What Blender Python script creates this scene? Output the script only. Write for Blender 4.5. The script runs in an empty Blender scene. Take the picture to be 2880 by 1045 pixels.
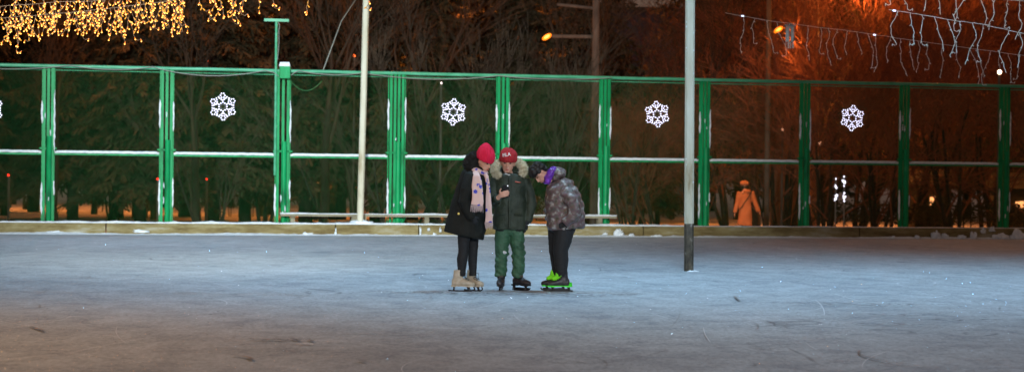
import bpy, bmesh, math, random
from mathutils import Vector, Matrix, Euler, noise
from mathutils.bvhtree import BVHTree
R = math.radians
C = bpy.context.scene.collection
sc = bpy.context.scene

# ------------------------------------------------------------------ camera
F_PX, CAM_H, IMG_W, IMG_H = 5375.0, 1.24, 2880.0, 1045.0
CX, CY = IMG_W / 2, IMG_H / 2
HOR = 494.0
cam_d = bpy.data.cameras.new("camera")
cam = bpy.data.objects.new("camera", cam_d); C.objects.link(cam)
cam_d.sensor_width = 36; cam_d.lens = 36 * F_PX / IMG_W
cam_d.clip_start = 0.5; cam_d.clip_end = 2000
pitch = math.atan((CY - HOR) / F_PX)
CAM_M = Matrix.Translation((0, 0, CAM_H)) @ (Euler((R(90) - pitch, 0, 0)).to_matrix().to_4x4() @ Matrix.Rotation(R(0.63), 4, 'Z'))
cam.matrix_world = CAM_M
sc.camera = cam
cam_d.dof.use_dof = True
cam_d.dof.focus_distance = 20.6
cam_d.dof.aperture_fstop = 2.5

def ray(px, py):
    d = Vector(((px - CX) / F_PX, -(py - CY) / F_PX, -1.0))
    return CAM_M.to_3x3() @ d
def at(px, py, D):            # a place in the park seen along this direction, D metres ahead
    d = ray(px, py); return Vector((0, 0, CAM_H)) + d * (D / d.y)
def on_ground(px, py, z=0.0):
    d = ray(px, py); return Vector((0, 0, CAM_H)) + d * ((z - CAM_H) / d.z)

# ------------------------------------------------------------------ world, lamps, exposure
w = bpy.data.worlds.new("World"); sc.world = w; w.use_nodes = True
nt = w.node_tree; bg = nt.nodes["Background"]
sky = nt.nodes.new("ShaderNodeTexSky"); sky.sky_type = 'NISHITA'; sky.sun_disc = False
sky.sun_elevation = R(-4); sky.sun_rotation = R(200)
mixs = nt.nodes.new("ShaderNodeMixRGB"); mixs.inputs[0].default_value = 0.96
mixs.inputs[2].default_value = (0.175, 0.108, 0.078, 1)          # sodium-lit town sky
nt.links.new(sky.outputs[0], mixs.inputs[1]); nt.links.new(mixs.outputs[0], bg.inputs[0])
bg.inputs[1].default_value = 0.76
sc.view_settings.view_transform = 'Standard'; sc.view_settings.look = 'None'
sc.view_settings.exposure = 0.0; sc.view_settings.gamma = 1.0
sc.cycles.use_denoising = True
sc.cycles.sample_clamp_indirect = 3.0
sc.cycles.max_bounces = 5; sc.cycles.transparent_max_bounces = 6
sc.cycles.use_light_tree = True

def lamp(name, kind, loc, target, power, color, size=0.5, size_y=None, spot=None, blend=.6):
    l = bpy.data.lights.new(name, kind); l.energy = power; l.color = color
    if kind == 'AREA':
        l.size = size
        if size_y: l.shape = 'RECTANGLE'; l.size_y = size_y
    else: l.shadow_soft_size = size
    if spot: l.spot_size = R(spot); l.spot_blend = blend
    o = bpy.data.objects.new(name, l); C.objects.link(o); o.location = loc
    if target is not None:
        o.rotation_euler = (Vector(target) - Vector(loc)).to_track_quat('-Z', 'Y').to_euler()
    return o
COLD = (0.42, 0.74, 1.0); WARM = (1.0, 0.56, 0.27); SODIUM = (1.0, 0.27, 0.045)
# unseen lights over and before the ice: inferred rink floodlights plus added fills
lamp("unseen_rink_flood", 'SPOT', (2.15, 21.6, 8.5), (2.6, 22.5, 0), 1700, COLD, 0.3, spot=110, blend=.9)
lamp("unseen_rink_flood", 'SPOT', (8.5, 24.0, 8.5), (7.0, 24, 0), 1800, COLD, 1.1, spot=110, blend=.9)
lamp("unseen_rink_flood", 'SPOT', (-4.2, 22.6, 9.0), (-3.6, 24, 0), 1900, COLD, 0.25, spot=120, blend=.9)
lamp("unseen_rink_flood", 'SPOT', (-5.0, 4.0, 8.5), (-4.0, 40.0, 1.6), 52000, (0.93, 1.0, 0.93), 0.5, spot=32, blend=1.0)
lamp("unseen_rink_flood", 'SPOT', (3.5, 2.0, 4.6), (1.0, 21.0, 0.9), 6500, (0.92, 0.97, 1.0), 1.2, spot=30, blend=1.0)  # fill added to brighten the skaters and their faces
lamp("garland_glow", 'AREA', (-6.5, 13.0, 4.6), (-4.8, 13.0, 0), 230, WARM, 8.0, 5.0)
lamp("unseen_rink_flood", 'SPOT', (6.0, 9.0, 10.0), (4.5, 14.0, 0), 1500, COLD, 0.6, spot=130, blend=1.0)  # fill added to lift the foreground ice
lamp("unseen_rink_flood", 'SPOT', (-5.5, 34.0, 8.5), (-5.0, 35.0, 0), 1500, (0.36, 0.66, 1.0), 0.6, spot=130, blend=1.0)  # cold light added to turn the far ice bluer
# unseen sodium lights: some inferred from lit snow, high ones added to redden trees
for (px, D, h, p) in ((130, 84, 6.5, 3000), (520, 80, 6.5, 1300), (900, 76, 6.5, 1700), (1200, 70, 6.5, 2000), (1500, 72, 6.5, 1300), (2400, 60, 7.0, 380), (260, 57, 9.0, 750), (700, 57, 9.5, 500), (1150, 58, 9.5, 350), (2460, 68, 6.5, 2400), (2700, 58, 8.5, 480), (-500, 70, 7, 3000), (3300, 62, 7, 1500)):
    g = at(px, 500, D)
    lamp("unseen_sodium_light", 'POINT', (g.x, g.y, h), None, p, SODIUM, 0.2)

_g = at(2094, 560, 52)
lamp('unseen_sodium_light', 'SPOT', (_g.x - 1.2, 47.5, 6.0), (_g.x, 52, .1), 2400, (1.0, .36, .07), .2, spot=26, blend=.6)  # unseen spot added to light the walker orange
# ------------------------------------------------------------------ helpers
class MB:
    def __init__(s): s.v = []; s.f = []; s.m = []
    def add(s, vs, fs, m=0):
        o = len(s.v); s.v += [Vector(p) for p in vs]; s.f += [tuple(o + i for i in f) for f in fs]; s.m += [m] * len(fs)
    def box(s, c, d, rot=None, m=0):
        x, y, z = d[0] / 2, d[1] / 2, d[2] / 2
        ps = [Vector((a, b, e)) for a in (-x, x) for b in (-y, y) for e in (-z, z)]
        if rot is not None: ps = [rot @ p for p in ps]
        s.add([p + Vector(c) for p in ps], [(0, 1, 3, 2), (4, 6, 7, 5), (0, 4, 5, 1), (2, 3, 7, 6), (0, 2, 6, 4), (1, 5, 7, 3)], m)
    def tube(s, pts, rad, n=6, cap=True, m=0, ry=None, hint=(0, 1, 0), phase=0.0, power=1.0):
        pts = [Vector(p) for p in pts]
        if not isinstance(rad, (list, tuple)): rad = [rad] * len(pts)
        if ry is None: ry = rad
        if not isinstance(ry, (list, tuple)): ry = [ry] * len(pts)
        hint = Vector(hint); o = len(s.v)
        for i, p in enumerate(pts):
            t = (pts[min(i + 1, len(pts) - 1)] - pts[max(i - 1, 0)])
            if t.length < 1e-9: t = Vector((0, 0, 1))
            t.normalize()
            a = hint.cross(t)
            if a.length < 1e-3: a = Vector((1, 0, 0)).cross(t)
            if a.length < 1e-3: a = Vector((0, 0, 1)).cross(t)
            a.normalize(); b = t.cross(a); b.normalize()
            for k in range(n):
                q = phase + 2 * math.pi * k / n; cx, sx = math.cos(q), math.sin(q)
                if power != 1.0:
                    cx = math.copysign(abs(cx) ** power, cx); sx = math.copysign(abs(sx) ** power, sx)
                s.v.append(p + a * (rad[i] * cx) + b * (ry[i] * sx))
        for i in range(len(pts) - 1):
            for k in range(n):
                k2 = (k + 1) % n
                s.f.append((o + i * n + k, o + i * n + k2, o + (i + 1) * n + k2, o + (i + 1) * n + k)); s.m.append(m)
        if cap and n > 2:
            s.f.append(tuple(o + k for k in reversed(range(n)))); s.m.append(m)
            e = o + (len(pts) - 1) * n
            s.f.append(tuple(e + k for k in range(n))); s.m.append(m)
    def ball(s, c, r, n=8, rings=6, m=0, rot=None):
        c = Vector(c)
        if not isinstance(r, (list, tuple)): r = (r, r, r)
        o = len(s.v)
        def P(x, y, z):
            p = Vector((x * r[0], y * r[1], z * r[2]))
            return c + (rot @ p if rot is not None else p)
        s.v.append(P(0, 0, -1))
        for i in range(1, rings):
            th = math.pi * i / rings
            for k in range(n):
                a = 2 * math.pi * k / n
                s.v.append(P(math.sin(th) * math.cos(a), math.sin(th) * math.sin(a), -math.cos(th)))
        s.v.append(P(0, 0, 1)); top = len(s.v) - 1
        for k in range(n):
            k2 = (k + 1) % n
            s.f.append((o, o + 1 + k2, o + 1 + k)); s.m.append(m)
            for i in range(rings - 2):
                a = o + 1 + i * n
                s.f.append((a + k, a + k2, a + n + k2, a + n + k)); s.m.append(m)
            a = o + 1 + (rings - 2) * n
            s.f.append((a + k, a + k2, top)); s.m.append(m)
    def mesh(s, name, mats, shift=None, smooth=False):
        me = bpy.data.meshes.new(name)
        vs = s.v if shift is None else [v - shift for v in s.v]
        me.from_pydata([tuple(v) for v in vs], [], s.f)
        for m in (mats if isinstance(mats, (list, tuple)) else [mats]): me.materials.append(m)
        if any(s.m): me.polygons.foreach_set('material_index', s.m)
        if smooth: me.polygons.foreach_set('use_smooth', [True] * len(me.polygons))
        me.update(); return me

def tag(o, label=None, cat=None, group=None, kind=None):
    if label: o['label'] = label
    if cat: o['category'] = cat
    if group: o['group'] = group
    if kind: o['kind'] = kind
    return o
def link(name, me, parent=None, loc=None):
    o = bpy.data.objects.new(name, me); C.objects.link(o)
    if parent: o.parent = parent
    if loc is not None: o.location = loc
    return o
def thing(name, label, cat, loc=(0, 0, 0), rz=0.0, group=None):
    o = bpy.data.objects.new(name, None); C.objects.link(o); o.location = loc; o.rotation_euler = (0, 0, rz)
    o.empty_display_size = .2
    return tag(o, label, cat, group)
def part(name, mb, mats, parent, shift=None, smooth=False):
    return link(name, mb.mesh(name, mats, shift, smooth), parent)
def copy_tree(o, parent=None, kids=None):
    if kids is None:
        kids = {}
        for x in bpy.data.objects:
            if x.parent: kids.setdefault(x.parent.name, []).append(x)
    c = o.copy(); C.objects.link(c)
    if parent: c.parent = parent
    for ch in kids.get(o.name, []): copy_tree(ch, c, kids)
    return c
def modded(me, mods):
    """the mesh after the given modifiers, baked"""
    o = bpy.data.objects.new("bake", me); C.objects.link(o)
    for kind, kw in mods:
        m = o.modifiers.new(kind, kind)
        for k, v in kw.items(): setattr(m, k, v)
    dg = bpy.context.evaluated_depsgraph_get(); dg.update()
    out = bpy.data.meshes.new_from_object(o.evaluated_get(dg))
    bpy.data.objects.remove(o); return out
def soft(mb, voxel, smooth=6, disp=None, mats=None, name="mesh"):
    me = mb.mesh(name, [])
    me = modded(me, [('REMESH', dict(mode='VOXEL', voxel_size=voxel)), ('SMOOTH', dict(factor=.5, iterations=smooth))])
    me.name = name
    if disp:
        me.update(); ns = [v.normal.copy() for v in me.vertices]
        for v, n in zip(me.vertices, ns): v.co = v.co + n * disp(v.co.copy(), n)
    for m in (mats if isinstance(mats, (list, tuple)) else [mats]): me.materials.append(m)
    me.polygons.foreach_set('use_smooth', [True] * len(me.polygons)); me.update()
    return me

# ------------------------------------------------------------------ materials
def mat(name, color, rough=.7, metal=0, emit=None, estr=0, spec=.5):
    m = bpy.data.materials.new(name); m.use_nodes = True
    b = m.node_tree.nodes["Principled BSDF"]
    b.inputs['Base Color'].default_value = (*color, 1); b.inputs['Roughness'].default_value = rough
    b.inputs['Metallic'].default_value = metal; b.inputs['Specular IOR Level'].default_value = spec
    if emit: b.inputs['Emission Color'].default_value = (*emit, 1); b.inputs['Emission Strength'].default_value = estr
    return m
def noisy(name, stops, scale=(5, 5, 5), detail=6, rough=.7, bump=0., bscale=40., spec=.3, nrough=.6, metal=0, coord='Object', rr=None):
    """principled surface coloured by object-space noise through a ramp"""
    m = mat(name, (1, 1, 1), rough, metal, spec=spec); t = m.node_tree; N = t.nodes; L = t.links
    b = N["Principled BSDF"]
    tc = N.new('ShaderNodeTexCoord'); mp = N.new('ShaderNodeMapping'); mp.inputs['Scale'].default_value = scale
    L.new(tc.outputs[coord], mp.inputs[0])
    n1 = N.new('ShaderNodeTexNoise'); n1.inputs['Scale'].default_value = 1; n1.inputs['Detail'].default_value = detail; n1.inputs['Roughness'].default_value = nrough
    L.new(mp.outputs[0], n1.inputs['Vector'])
    cr = N.new('ShaderNodeValToRGB'); e = cr.color_ramp.elements
    e[0].position, e[0].color = stops[0][0], (*stops[0][1], 1); e[1].position, e[1].color = stops[-1][0], (*stops[-1][1], 1)
    for p, c in stops[1:-1]:
        x = e.new(p); x.color = (*c, 1)
    L.new(n1.outputs['Fac'], cr.inputs[0]); L.new(cr.outputs[0], b.inputs['Base Color'])
    if bump:
        n2 = N.new('ShaderNodeTexNoise'); n2.inputs['Scale'].default_value = bscale; n2.inputs['Detail'].default_value = 4
        L.new(tc.outputs[coord], n2.inputs['Vector'])
        bp = N.new('ShaderNodeBump'); bp.inputs['Strength'].default_value = bump; bp.inputs['Distance'].default_value = .02
        L.new(n2.outputs['Fac'], bp.inputs['Height']); L.new(bp.outputs[0], b.inputs['Normal'])
    return m
M = {}
M['green'] = noisy('green_paint', [(.28, (.002, .11, .04)), (.45, (.002, .27, .085)), (.62, (.003, .33, .11)), (.72, (.05, .38, .17))], (6, 6, 1.6), 8, .42, .15, 60, .2)
M['green_light'] = noisy('pale_green_paint', [(.3, (.04, .30, .15)), (.7, (.12, .48, .29))], (3, 3, 9), 6, .4, .1, 60, .5)
M['net'] = mat('green_wire', (.015, .14, .035), .5)
M['snow'] = noisy('snow', [(.3, (.62, .68, .76)), (.6, (.84, .88, .93))], (9, 9, 9), 6, .8, .5, 45, .2)
M['frost'] = noisy('frosted_snow', [(.3, (.55, .6, .66)), (.6, (.8, .85, .9))], (20, 20, 20), 6, .7, .5, 70, .2)
M['white_pole'] = noisy('white_pole_paint', [(.3, (.26, .20, .11)), (.42, (.47, .43, .32)), (.65, (.58, .56, .46))], (5, 5, 1.1), 8, .45, .25, 50, .4)
M['pole_foot'] = noisy('bare_steel', [(.35, (.02, .018, .015)), (.6, (.10, .085, .06)), (.7, (.3, .3, .3))], (14, 14, 8), 6, .5, .4, 60, .5, metal=.4)
M['plank'] = noisy('weathered_plank', [(.3, (.10, .085, .05)), (.6, (.30, .27, .19))], (1.2, 8, 8), 8, .8, .3, 50)
M['black'] = mat('black_plastic', (.008, .008, .010), .6, spec=.15)
M['cable'] = mat('grey_cable', (.26, .27, .24), .6)
M['bark'] = noisy('bark', [(.3, (.012, .009, .007)), (.65, (.045, .034, .025))], (7, 7, 2), 7, .9, .6, 30)
M['twig'] = noisy('bare_twigs', [(.3, (.03, .02, .015)), (.65, (.085, .06, .042))], (2, 2, 2), 5, .9)
M['twig_red'] = noisy('reddish_twigs', [(.3, (.09, .035, .022)), (.65, (.24, .10, .06))], (1.5, 1.5, 1.5), 5, .9)
M['needle'] = noisy('spruce_needles', [(.3, (.026, .026, .012)), (.5, (.058, .048, .025)), (.7, (.12, .08, .045))], (.9, .9, 1.6), 6, .75)
M['concrete_post'] = noisy('post_concrete', [(.3, (.07, .06, .055)), (.7, (.15, .135, .12))], (5, 5, 2), 7, .9, .2, 30)
M['skin'] = noisy('skin', [(.3, (.52, .25, .17)), (.7, (.66, .36, .26))], (14, 14, 14), 4, .5)
M['lip'] = mat('lips', (.45, .12, .10), .5); M['eye'] = mat('eye', (.03, .02, .015), .25); M['hair'] = mat('dark_hair', (.012, .009, .008), .55)

# ice: streaky scraped surface with dark scuffs and fine frost
def ice_material():
    m = mat('rink_ice', (.5, .55, .6), .7, spec=.08); t = m.node_tree; N = t.nodes; L = t.links; b = N["Principled BSDF"]
    tc = N.new('ShaderNodeTexCoord')
    def nz(scale, sc_=1.0, det=6, rot=0., rg=.6, dist=0.):
        mp = N.new('ShaderNodeMapping'); mp.inputs['Scale'].default_value = scale; mp.inputs['Rotation'].default_value = (0, 0, rot)
        L.new(tc.outputs['Object'], mp.inputs[0])
        n = N.new('ShaderNodeTexNoise'); n.inputs['Scale'].default_value = sc_; n.inputs['Detail'].default_value = det
        n.inputs['Roughness'].default_value = rg; n.inputs['Distortion'].default_value = dist
        L.new(mp.outputs[0], n.inputs['Vector']); return n.outputs['Fac']
    def ramp(f, stops):
        cr = N.new('ShaderNodeValToRGB'); e = cr.color_ramp.elements
        e[0].position, e[0].color = stops[0][0], (*stops[0][1], 1); e[1].position, e[1].color = stops[-1][0], (*stops[-1][1], 1)
        for p, c in stops[1:-1]: x = e.new(p); x.color = (*c, 1)
        L.new(f, cr.inputs[0]); return cr.outputs[0]
    def mix(kind, a, c, fac=1.0):
        x = N.new('ShaderNodeMixRGB'); x.blend_type = kind; x.inputs[0].default_value = fac
        L.new(a, x.inputs[1]); L.new(c, x.inputs[2]); return x.outputs[0]
    base = ramp(nz((.35, .16, 1), 1, 8, .15), [(.30, (.31, .35, .39)), (.50, (.385, .43, .465)), (.70, (.46, .50, .54))])
    streak = ramp(nz((1.3, .9, 1), 2.2, 9, .5, .7, .8), [(.34, (.74, .75, .78)), (.5, (.97, .97, .97)), (.66, (1.16, 1.16, 1.16))])
    fine = ramp(nz((9, 4, 1), 3, 6, -.4, .75), [(.30, (.66, .66, .66)), (.5, (.98, .98, .98)), (.70, (1.28, 1.28, 1.28))])
    col = mix('MULTIPLY', mix('MULTIPLY', base, streak), fine)
    # long curved skate cuts: thin iso-lines of stretched noise
    for (s, rot, wd, strength) in (((.4, .22, 1), .35, .0016, .45), ((.28, .5, 1), -.6, .0013, .4)):
        f = nz(s, 1.0, 2, rot, .4, .5)
        lo = ramp(f, [(.5 - wd * 2, (1, 1, 1)), (.5, (1 - strength,) * 3), (.5 + wd * 2, (1, 1, 1))])
        msk = ramp(nz((.6, .6, 1), 1.0, 3, 2.0), [(.56, (0, 0, 0)), (.62, (1, 1, 1))])
        x = N.new('ShaderNodeMixRGB'); x.blend_type = 'MULTIPLY'; L.new(msk, x.inputs[0]); L.new(col, x.inputs[1]); L.new(lo, x.inputs[2]); col = x.outputs[0]
    L.new(col, b.inputs['Base Color'])
    bp = N.new('ShaderNodeBump'); bp.inputs['Strength'].default_value = .35; bp.inputs['Distance'].default_value = .012
    hm = mix('ADD', nz((2.5, 1.4, 1), 3, 10, .2, .7), nz((30, 22, 1), 1, 4, 0), .35)
    L.new(hm, bp.inputs['Height']); L.new(bp.outputs[0], b.inputs['Normal'])
    return m
M['ice'] = ice_material()
M['park_snow'] = noisy('park_snow', [(.3, (.40, .40, .42)), (.6, (.75, .76, .8))], (.5, .5, .5), 7, .85, .4, 3)
def kerb_material():
    m = noisy('kerb_concrete', [(.30, (.07, .045, .018)), (.42, (.17, .125, .05)), (.55, (.27, .22, .105)), (.70, (.40, .38, .30))], (1.1, 2, 5), 9, .9, .6, 25, nrough=.7)
    return m
M['kerb'] = kerb_material()

# ------------------------------------------------------------------ the rink frame: u along the far border, n away from the camera
PL, PR = on_ground(0, 657), on_ground(2880, 671)
U = (PR - PL).normalized(); Nv = Vector((-U.y, U.x, 0)); RZ = math.atan2(U.y, U.x)
def s_of(px, off=0.0, py=430):        # distance along the border where the view ray px meets the plane off metres behind it
    d = ray(px, py); o = Vector((0, 0, CAM_H)); P0 = PL + Nv * off
    t = (P0 - o).dot(Nv) / d.dot(Nv); p = o + d * t
    return (p - PL).dot(U), p.z
def W(s, off, z): return PL + U * s + Nv * off + Vector((0, 0, z))
FO = 0.62                              # fence plane
rnd = random.Random(5)

# ice sheet ends under the border; park ground behind it
def sheet(name, pts, material, nx, ny, zf=None, kind='structure'):
    mb = MB(); a, b, c, d = [Vector(p) for p in pts]
    for j in range(ny + 1):
        for i in range(nx + 1):
            p = a.lerp(b, i / nx).lerp(d.lerp(c, i / nx), j / ny)
            if zf: p.z += zf(p)
            mb.v.append(p)
    for j in range(ny):
        for i in range(nx):
            o = j * (nx + 1) + i; mb.f.append((o, o + 1, o + nx + 2, o + nx + 1)); mb.m.append(0)
    o = link(name, mb.mesh(name, [material], smooth=True)); o['kind'] = kind; return o
sheet('ice', (W(-30, -60, 0), W(55, -60, 0), W(55, .2, 0), W(-30, .2, 0)), M['ice'], 8, 8)
def park_z(p):
    d = (p - PL).dot(Nv) - .3
    z = -.06 - .42 * min(1, max(0, d / 9)) + .12 * noise.noise(p * .12) * min(1, d / 6)
    return z
sheet('snow_ground', (W(-160, .3, 0), W(200, .3, 0), W(200, 320, 0), W(-160, 320, 0)), M['park_snow'], 180, 200, park_z)

# ------------------------------------------------------------------ concrete border of the rink
kb = thing('concrete_border', 'long low stained concrete border edging the ice with snow along its top', 'border', W(0, 0, 0), RZ)
joints = [-14] + [s_of(p, 0)[0] for p in (-560, 300, 946, 1180, 1812, 2420, 3100)] + [30]
for i in range(len(joints) - 1):
    a, b = joints[i] + .012, joints[i + 1] - .012
    mb = MB(); n = max(8, int((b - a) / .09)); H = .225
    prof = [(0.02, -.05), (0.0, .0), (-.012, .10), (0.0, H - .02), (.02, H), (.40, H), (.40, -.05)]
    for k in range(n + 1):
        x = a + (b - a) * k / n
        for (y, z) in prof:
            q = Vector((x * 3, y * 9, z * 9 + i * 7)); j = noise.noise(q) * .012
            if .03 < z < H - .03: j += min(0, noise.noise(Vector((x * 1.3, i * 3.1, z * 6)))) * -.05
            mb.v.append(Vector((x, y + j, z + (noise.noise(q * 2) * .006 if z > .1 else 0))))
    P = len(prof)
    for k in range(n):
        for q in range(P - 1):
            o = k * P + q; mb.f.append((o, o + P, o + P + 1, o + 1)); mb.m.append(0)
    mb.f.append(tuple(reversed(range(P)))); mb.m.append(0); mb.f.append(tuple(n * P + q for q in range(P))); mb.m.append(0)
    part('concrete_block', mb, M['kerb'], kb)
# snow lying on the border
def snow_strip(a, b, y0, y1, z, h, seed, step=.05, thin=1.0):
    mb = MB(); n = int((b - a) / step)
    for k in range(n + 1):
        x = a + (b - a) * k / n
        hh = h * (.45 + .55 * abs(noise.noise(Vector((x * 1.1, seed, 0))) * 1.6) + .5 * max(0, noise.noise(Vector((x * 7, seed, 3))))) * thin
        o1 = noise.noise(Vector((x * 4, seed, 9))) * .012
        for (y, zz) in ((y0 + o1, 0), (y0 - .006 + o1, hh * .6), (y0 + .05, hh), ((y0 + y1) / 2, hh * 1.15), (y1 - .04, hh * .9), (y1, 0)):
            mb.v.append(Vector((x, y, z + zz)))
    for k in range(n):
        for q in range(5):
            o = k * 6 + q; mb.f.append((o, o + 6, o + 7, o + 1)); mb.m.append(0)
        o = k * 6; mb.f.append((o, o + 5, o + 11, o + 6)); mb.m.append(0)
    return mb
sR, sL = s_of(2880)[0], s_of(0)[0]
part('snow_cap', snow_strip(-14, s_of(1930)[0], .0, .42, .222, .045, 2), M['snow'], kb, smooth=True)
part('snow_cap', snow_strip(s_of(1930)[0], 30, .02, .42, .222, .018, 5), M['frost'], kb, smooth=True)
# scraped snow along its foot and stuck patches on its face
mb = MB(); n = 700
for k in range(n + 1):
    x = -14 + 44 * k / n
    a = .5 + .5 * noise.noise(Vector((x * .55, 1, 0))) + .35 * noise.noise(Vector((x * 2.6, 4, 0)))
    h = .012 + .055 * max(0, a - .25) + .02 * max(0, noise.noise(Vector((x * 9, 7, 0)))); d = .06 + .28 * max(0.05, a)
    for (y, z) in ((.03, h), (-.01, h * 1.05), (-d * .35, h * .55), (-d * .7, h * .2), (-d, .001)):
        mb.v.append(Vector((x, y, z)))
for k in range(n):
    for q in range(4):
        o = k * 5 + q; mb.f.append((o, o + 1, o + 6, o + 5)); mb.m.append(0)
sd = part('snow_drift', mb, M['snow'], None, smooth=True); sd.location = W(0, 0, 0); sd.rotation_euler = (0, 0, RZ)
tag(sd, 'thin scraped snow banked along the foot of the concrete border', 'snow', kind='stuff')
def blob_mesh(seed, rx, ry, rz, name, material, amp=.35, n=14):
    mb = MB(); mb.ball((0, 0, 0), (1, 1, 1), n, n - 4)
    for i, v in enumerate(mb.v):
        q = 1 + amp * noise.noise(v * 1.6 + Vector((seed * 3.3, 0, 0))) + amp * .7 * noise.noise(v * 4 + Vector((0, seed, 0)))
        p = v * q; mb.v[i] = Vector((p.x * rx, p.y * ry, max(-.15, p.z) * rz))
    return mb.mesh(name, [material], smooth=True)
rz_ = random.Random(3)
# patches on the border's face (parts of the border)
for i, (px, py, wx, hz) in enumerate(((395, 648, 34, 8), (150, 650, 40, 6), (860, 655, 26, 10), (944, 650, 5, 22), (1182, 652, 5, 26), (1205, 643, 6, 9), (1222, 657, 10, 7), (1238, 643, 5, 14),
                                      (1740, 650, 26, 22), (1775, 660, 22, 14), (1700, 655, 12, 8), (1845, 662, 26, 6), (2765, 645, 14, 18), (2790, 643, 16, 12), (2630, 668, 16, 10))):
    s, z = s_of(px, 0, py); m_ = blob_mesh(i + 40, wx / 135 / 2, .03, hz / 135 * .75, 'stuck_snow', M['frost'], .9, 16)
    o = link('stuck_snow', m_, kb, (s, -.012, max(.0, z - hz / 270)))
# loose snow lumps at the foot on the right
lumps = [(2632, 668, .14, .16, 'pointed white snow lump leaning against the border, narrow like a tooth'), (2658, 672, .13, .09, 'rounded white snow lump lying right beside the pointed tooth-like lump'),
         (2706, 670, .15, .08, 'long flat snow lump in the middle of the snow lumps by the border'), (2738, 668, .09, .12, 'small upright snow lump next to the long flat lump by the border'),
         (2580, 672, .08, .05, 'tiny snow lump lying alone left of the other lumps by the border'), (2815, 671, .28, .10, 'broad low snow lump left of the large rough heap at the border'),
         (2862, 668, .30, .17, 'large rough heap of broken snow at the right end of the border'), (2510, 674, .07, .04, 'smallest snow crumb at the border below the last snowflake panel')]
for i, (px, py, wd, ht, lb) in enumerate(lumps):
    s, _ = s_of(px, -.12, py)
    o = link('snow_lump', blob_mesh(i + 3, wd / 1.6, .11, ht, 'snow_lump', M['snow'], .6, 20)); p = W(s, -.12, 0.004); o.location = p; o.rotation_euler = (0, 0, RZ)
    tag(o, lb, 'snow lump', 'snow lumps at the foot of the border')

# ------------------------------------------------------------------ green fence
fence = thing('mesh_fence', 'tall green steel fence with wire mesh bays and snow on its rails', 'fence', W(0, FO, 0), RZ)
cols = [(135, 30), (468, 34), (795, 38), (1115, 46), (1413, 34), (1700, 29), (1981, 28), (2263, 28), (2543, 28), (2825, 30)]
cs = [(s_of(px, FO)[0], wpx * s_of(px, FO)[1] * 0 + wpx / 139.) for px, wpx in cols]
g0 = cs[1][0] - cs[0][0]; g1 = cs[-1][0] - cs[-2][0]
cs = [(cs[0][0] - 2 * g0, .22), (cs[0][0] - g0, .22)] + cs + [(cs[-1][0] + g1, .2), (cs[-1][0] + 2 * g1, .2)]
TOP, MID, LOWZ = 3.32, 1.585, .30
mb = MB(); a, b = cs[0][0] - .3, cs[-1][0] + .3
nseg = 60
mb.tube([(a + (b - a) * i / nseg, 0, TOP + noise.noise(Vector((i * .7, 0, 0))) * .008) for i in range(nseg + 1)], .036, 8, hint=(0, 0, 1))
part('top_rail', mb, M['green_light'], fence, smooth=True)
mb = MB(); mb.tube([(a, .05, TOP - .075), (b, .05, TOP - .075)], .012, 6, hint=(0, 0, 1)); part('lower_top_rail', mb, M['green_light'], fence)
def snow_bar(x, z0, z1, wd, seed, y=-.03):
    mb = MB(); n = max(4, int((z1 - z0) / .03)); pts = []; rr = []
    for k in range(n + 1):
        t = k / n; e = min(1, min(t, 1 - t) * 6) ** .6
        pts.append((x + noise.noise(Vector((seed, k * .21, 0))) * .010, y, z0 + (z1 - z0) * t))
        rr.append(max(.002, wd * e * (.75 + .45 * noise.noise(Vector((seed, k * .35, 5))))))
    mb.tube(pts, rr, 7, hint=(0, 1, 0)); return mb
for i, (s, wd) in enumerate(cs):
    mb = MB(); r_ = random.Random(i)
    px = wd * .10; lowtop = 1.90 + r_.uniform(-.03, .03)
    mb.tube([(s + px, -.05, -.3), (s + px, -.05, lowtop)], .052, 12); post = part('fence_post', mb, M['green'], fence, smooth=False)
    nb = 4 if i == 5 else 3
    for k in range(nb):
        x = s - wd * .37 + wd * .74 * k / (nb - 1)
        m2 = MB(); m2.box((x, .0, (TOP - .3) / 2 - .01), (.056 if nb == 3 else .052, .05, TOP + .28)); part('upright_bar', m2, M['green'], post)
    for sg in (-1, 1):
        m2 = MB(); m2.box((s + sg * (wd / 2 + .01), .02, (TOP + .0) / 2), (.018, .03, TOP - .05)); part('edge_bar', m2, M['green'], post)
    m2 = MB(); m2.box((s, -.015, MID + .10), (wd + .12, .02, .035)); part('cross_bracket', m2, M['green'], post)
    # snow clinging to the edges, and flecks on the pipe
    for sg in (-1, 1):
        x = s + sg * (wd / 2 + .012)
        if i in (2,) and sg > 0: spans = ((1.62, 2.85), (.75, 1.05))
        elif sg < 0: spans = ((2.08 + r_.uniform(-.06, .1), 2.72 + r_.uniform(-.1, .12)), (.36, 1.12 + r_.uniform(-.12, .06)))
        else: spans = ((1.98 + r_.uniform(-.15, .2), 2.75 + r_.uniform(-.1, .1)), (.62 + r_.uniform(-.1, .1), 1.12 + r_.uniform(-.25, .05)))
        for (z0, z1) in spans: part('snow_streak', snow_bar(x, z0, z1, .027 if sg < 0 else .020, i * 3.1 + sg), M['snow'], post, smooth=True)
    for k in range(3):
        z = r_.choice((.42, .62, .9, 1.9, 2.3, 2.45)) + r_.uniform(-.05, .05)
        m2 = snow_bar(s + r_.uniform(-wd * .3, wd * .3), z, z + r_.uniform(.05, .16), .013, i + k * 1.7, -.10 if z < 1.85 else -.03); part('snow_fleck', m2, M['frost'], post, smooth=True)
    if i in (4, 5):
        for q in (0, .07):
            m2 = MB(); m2.tube([(s + .02 + q, -.12, .2), (s + .16 + q, -.03, .42)], .014, 6); part('brace', m2, M['green'], post)
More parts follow.
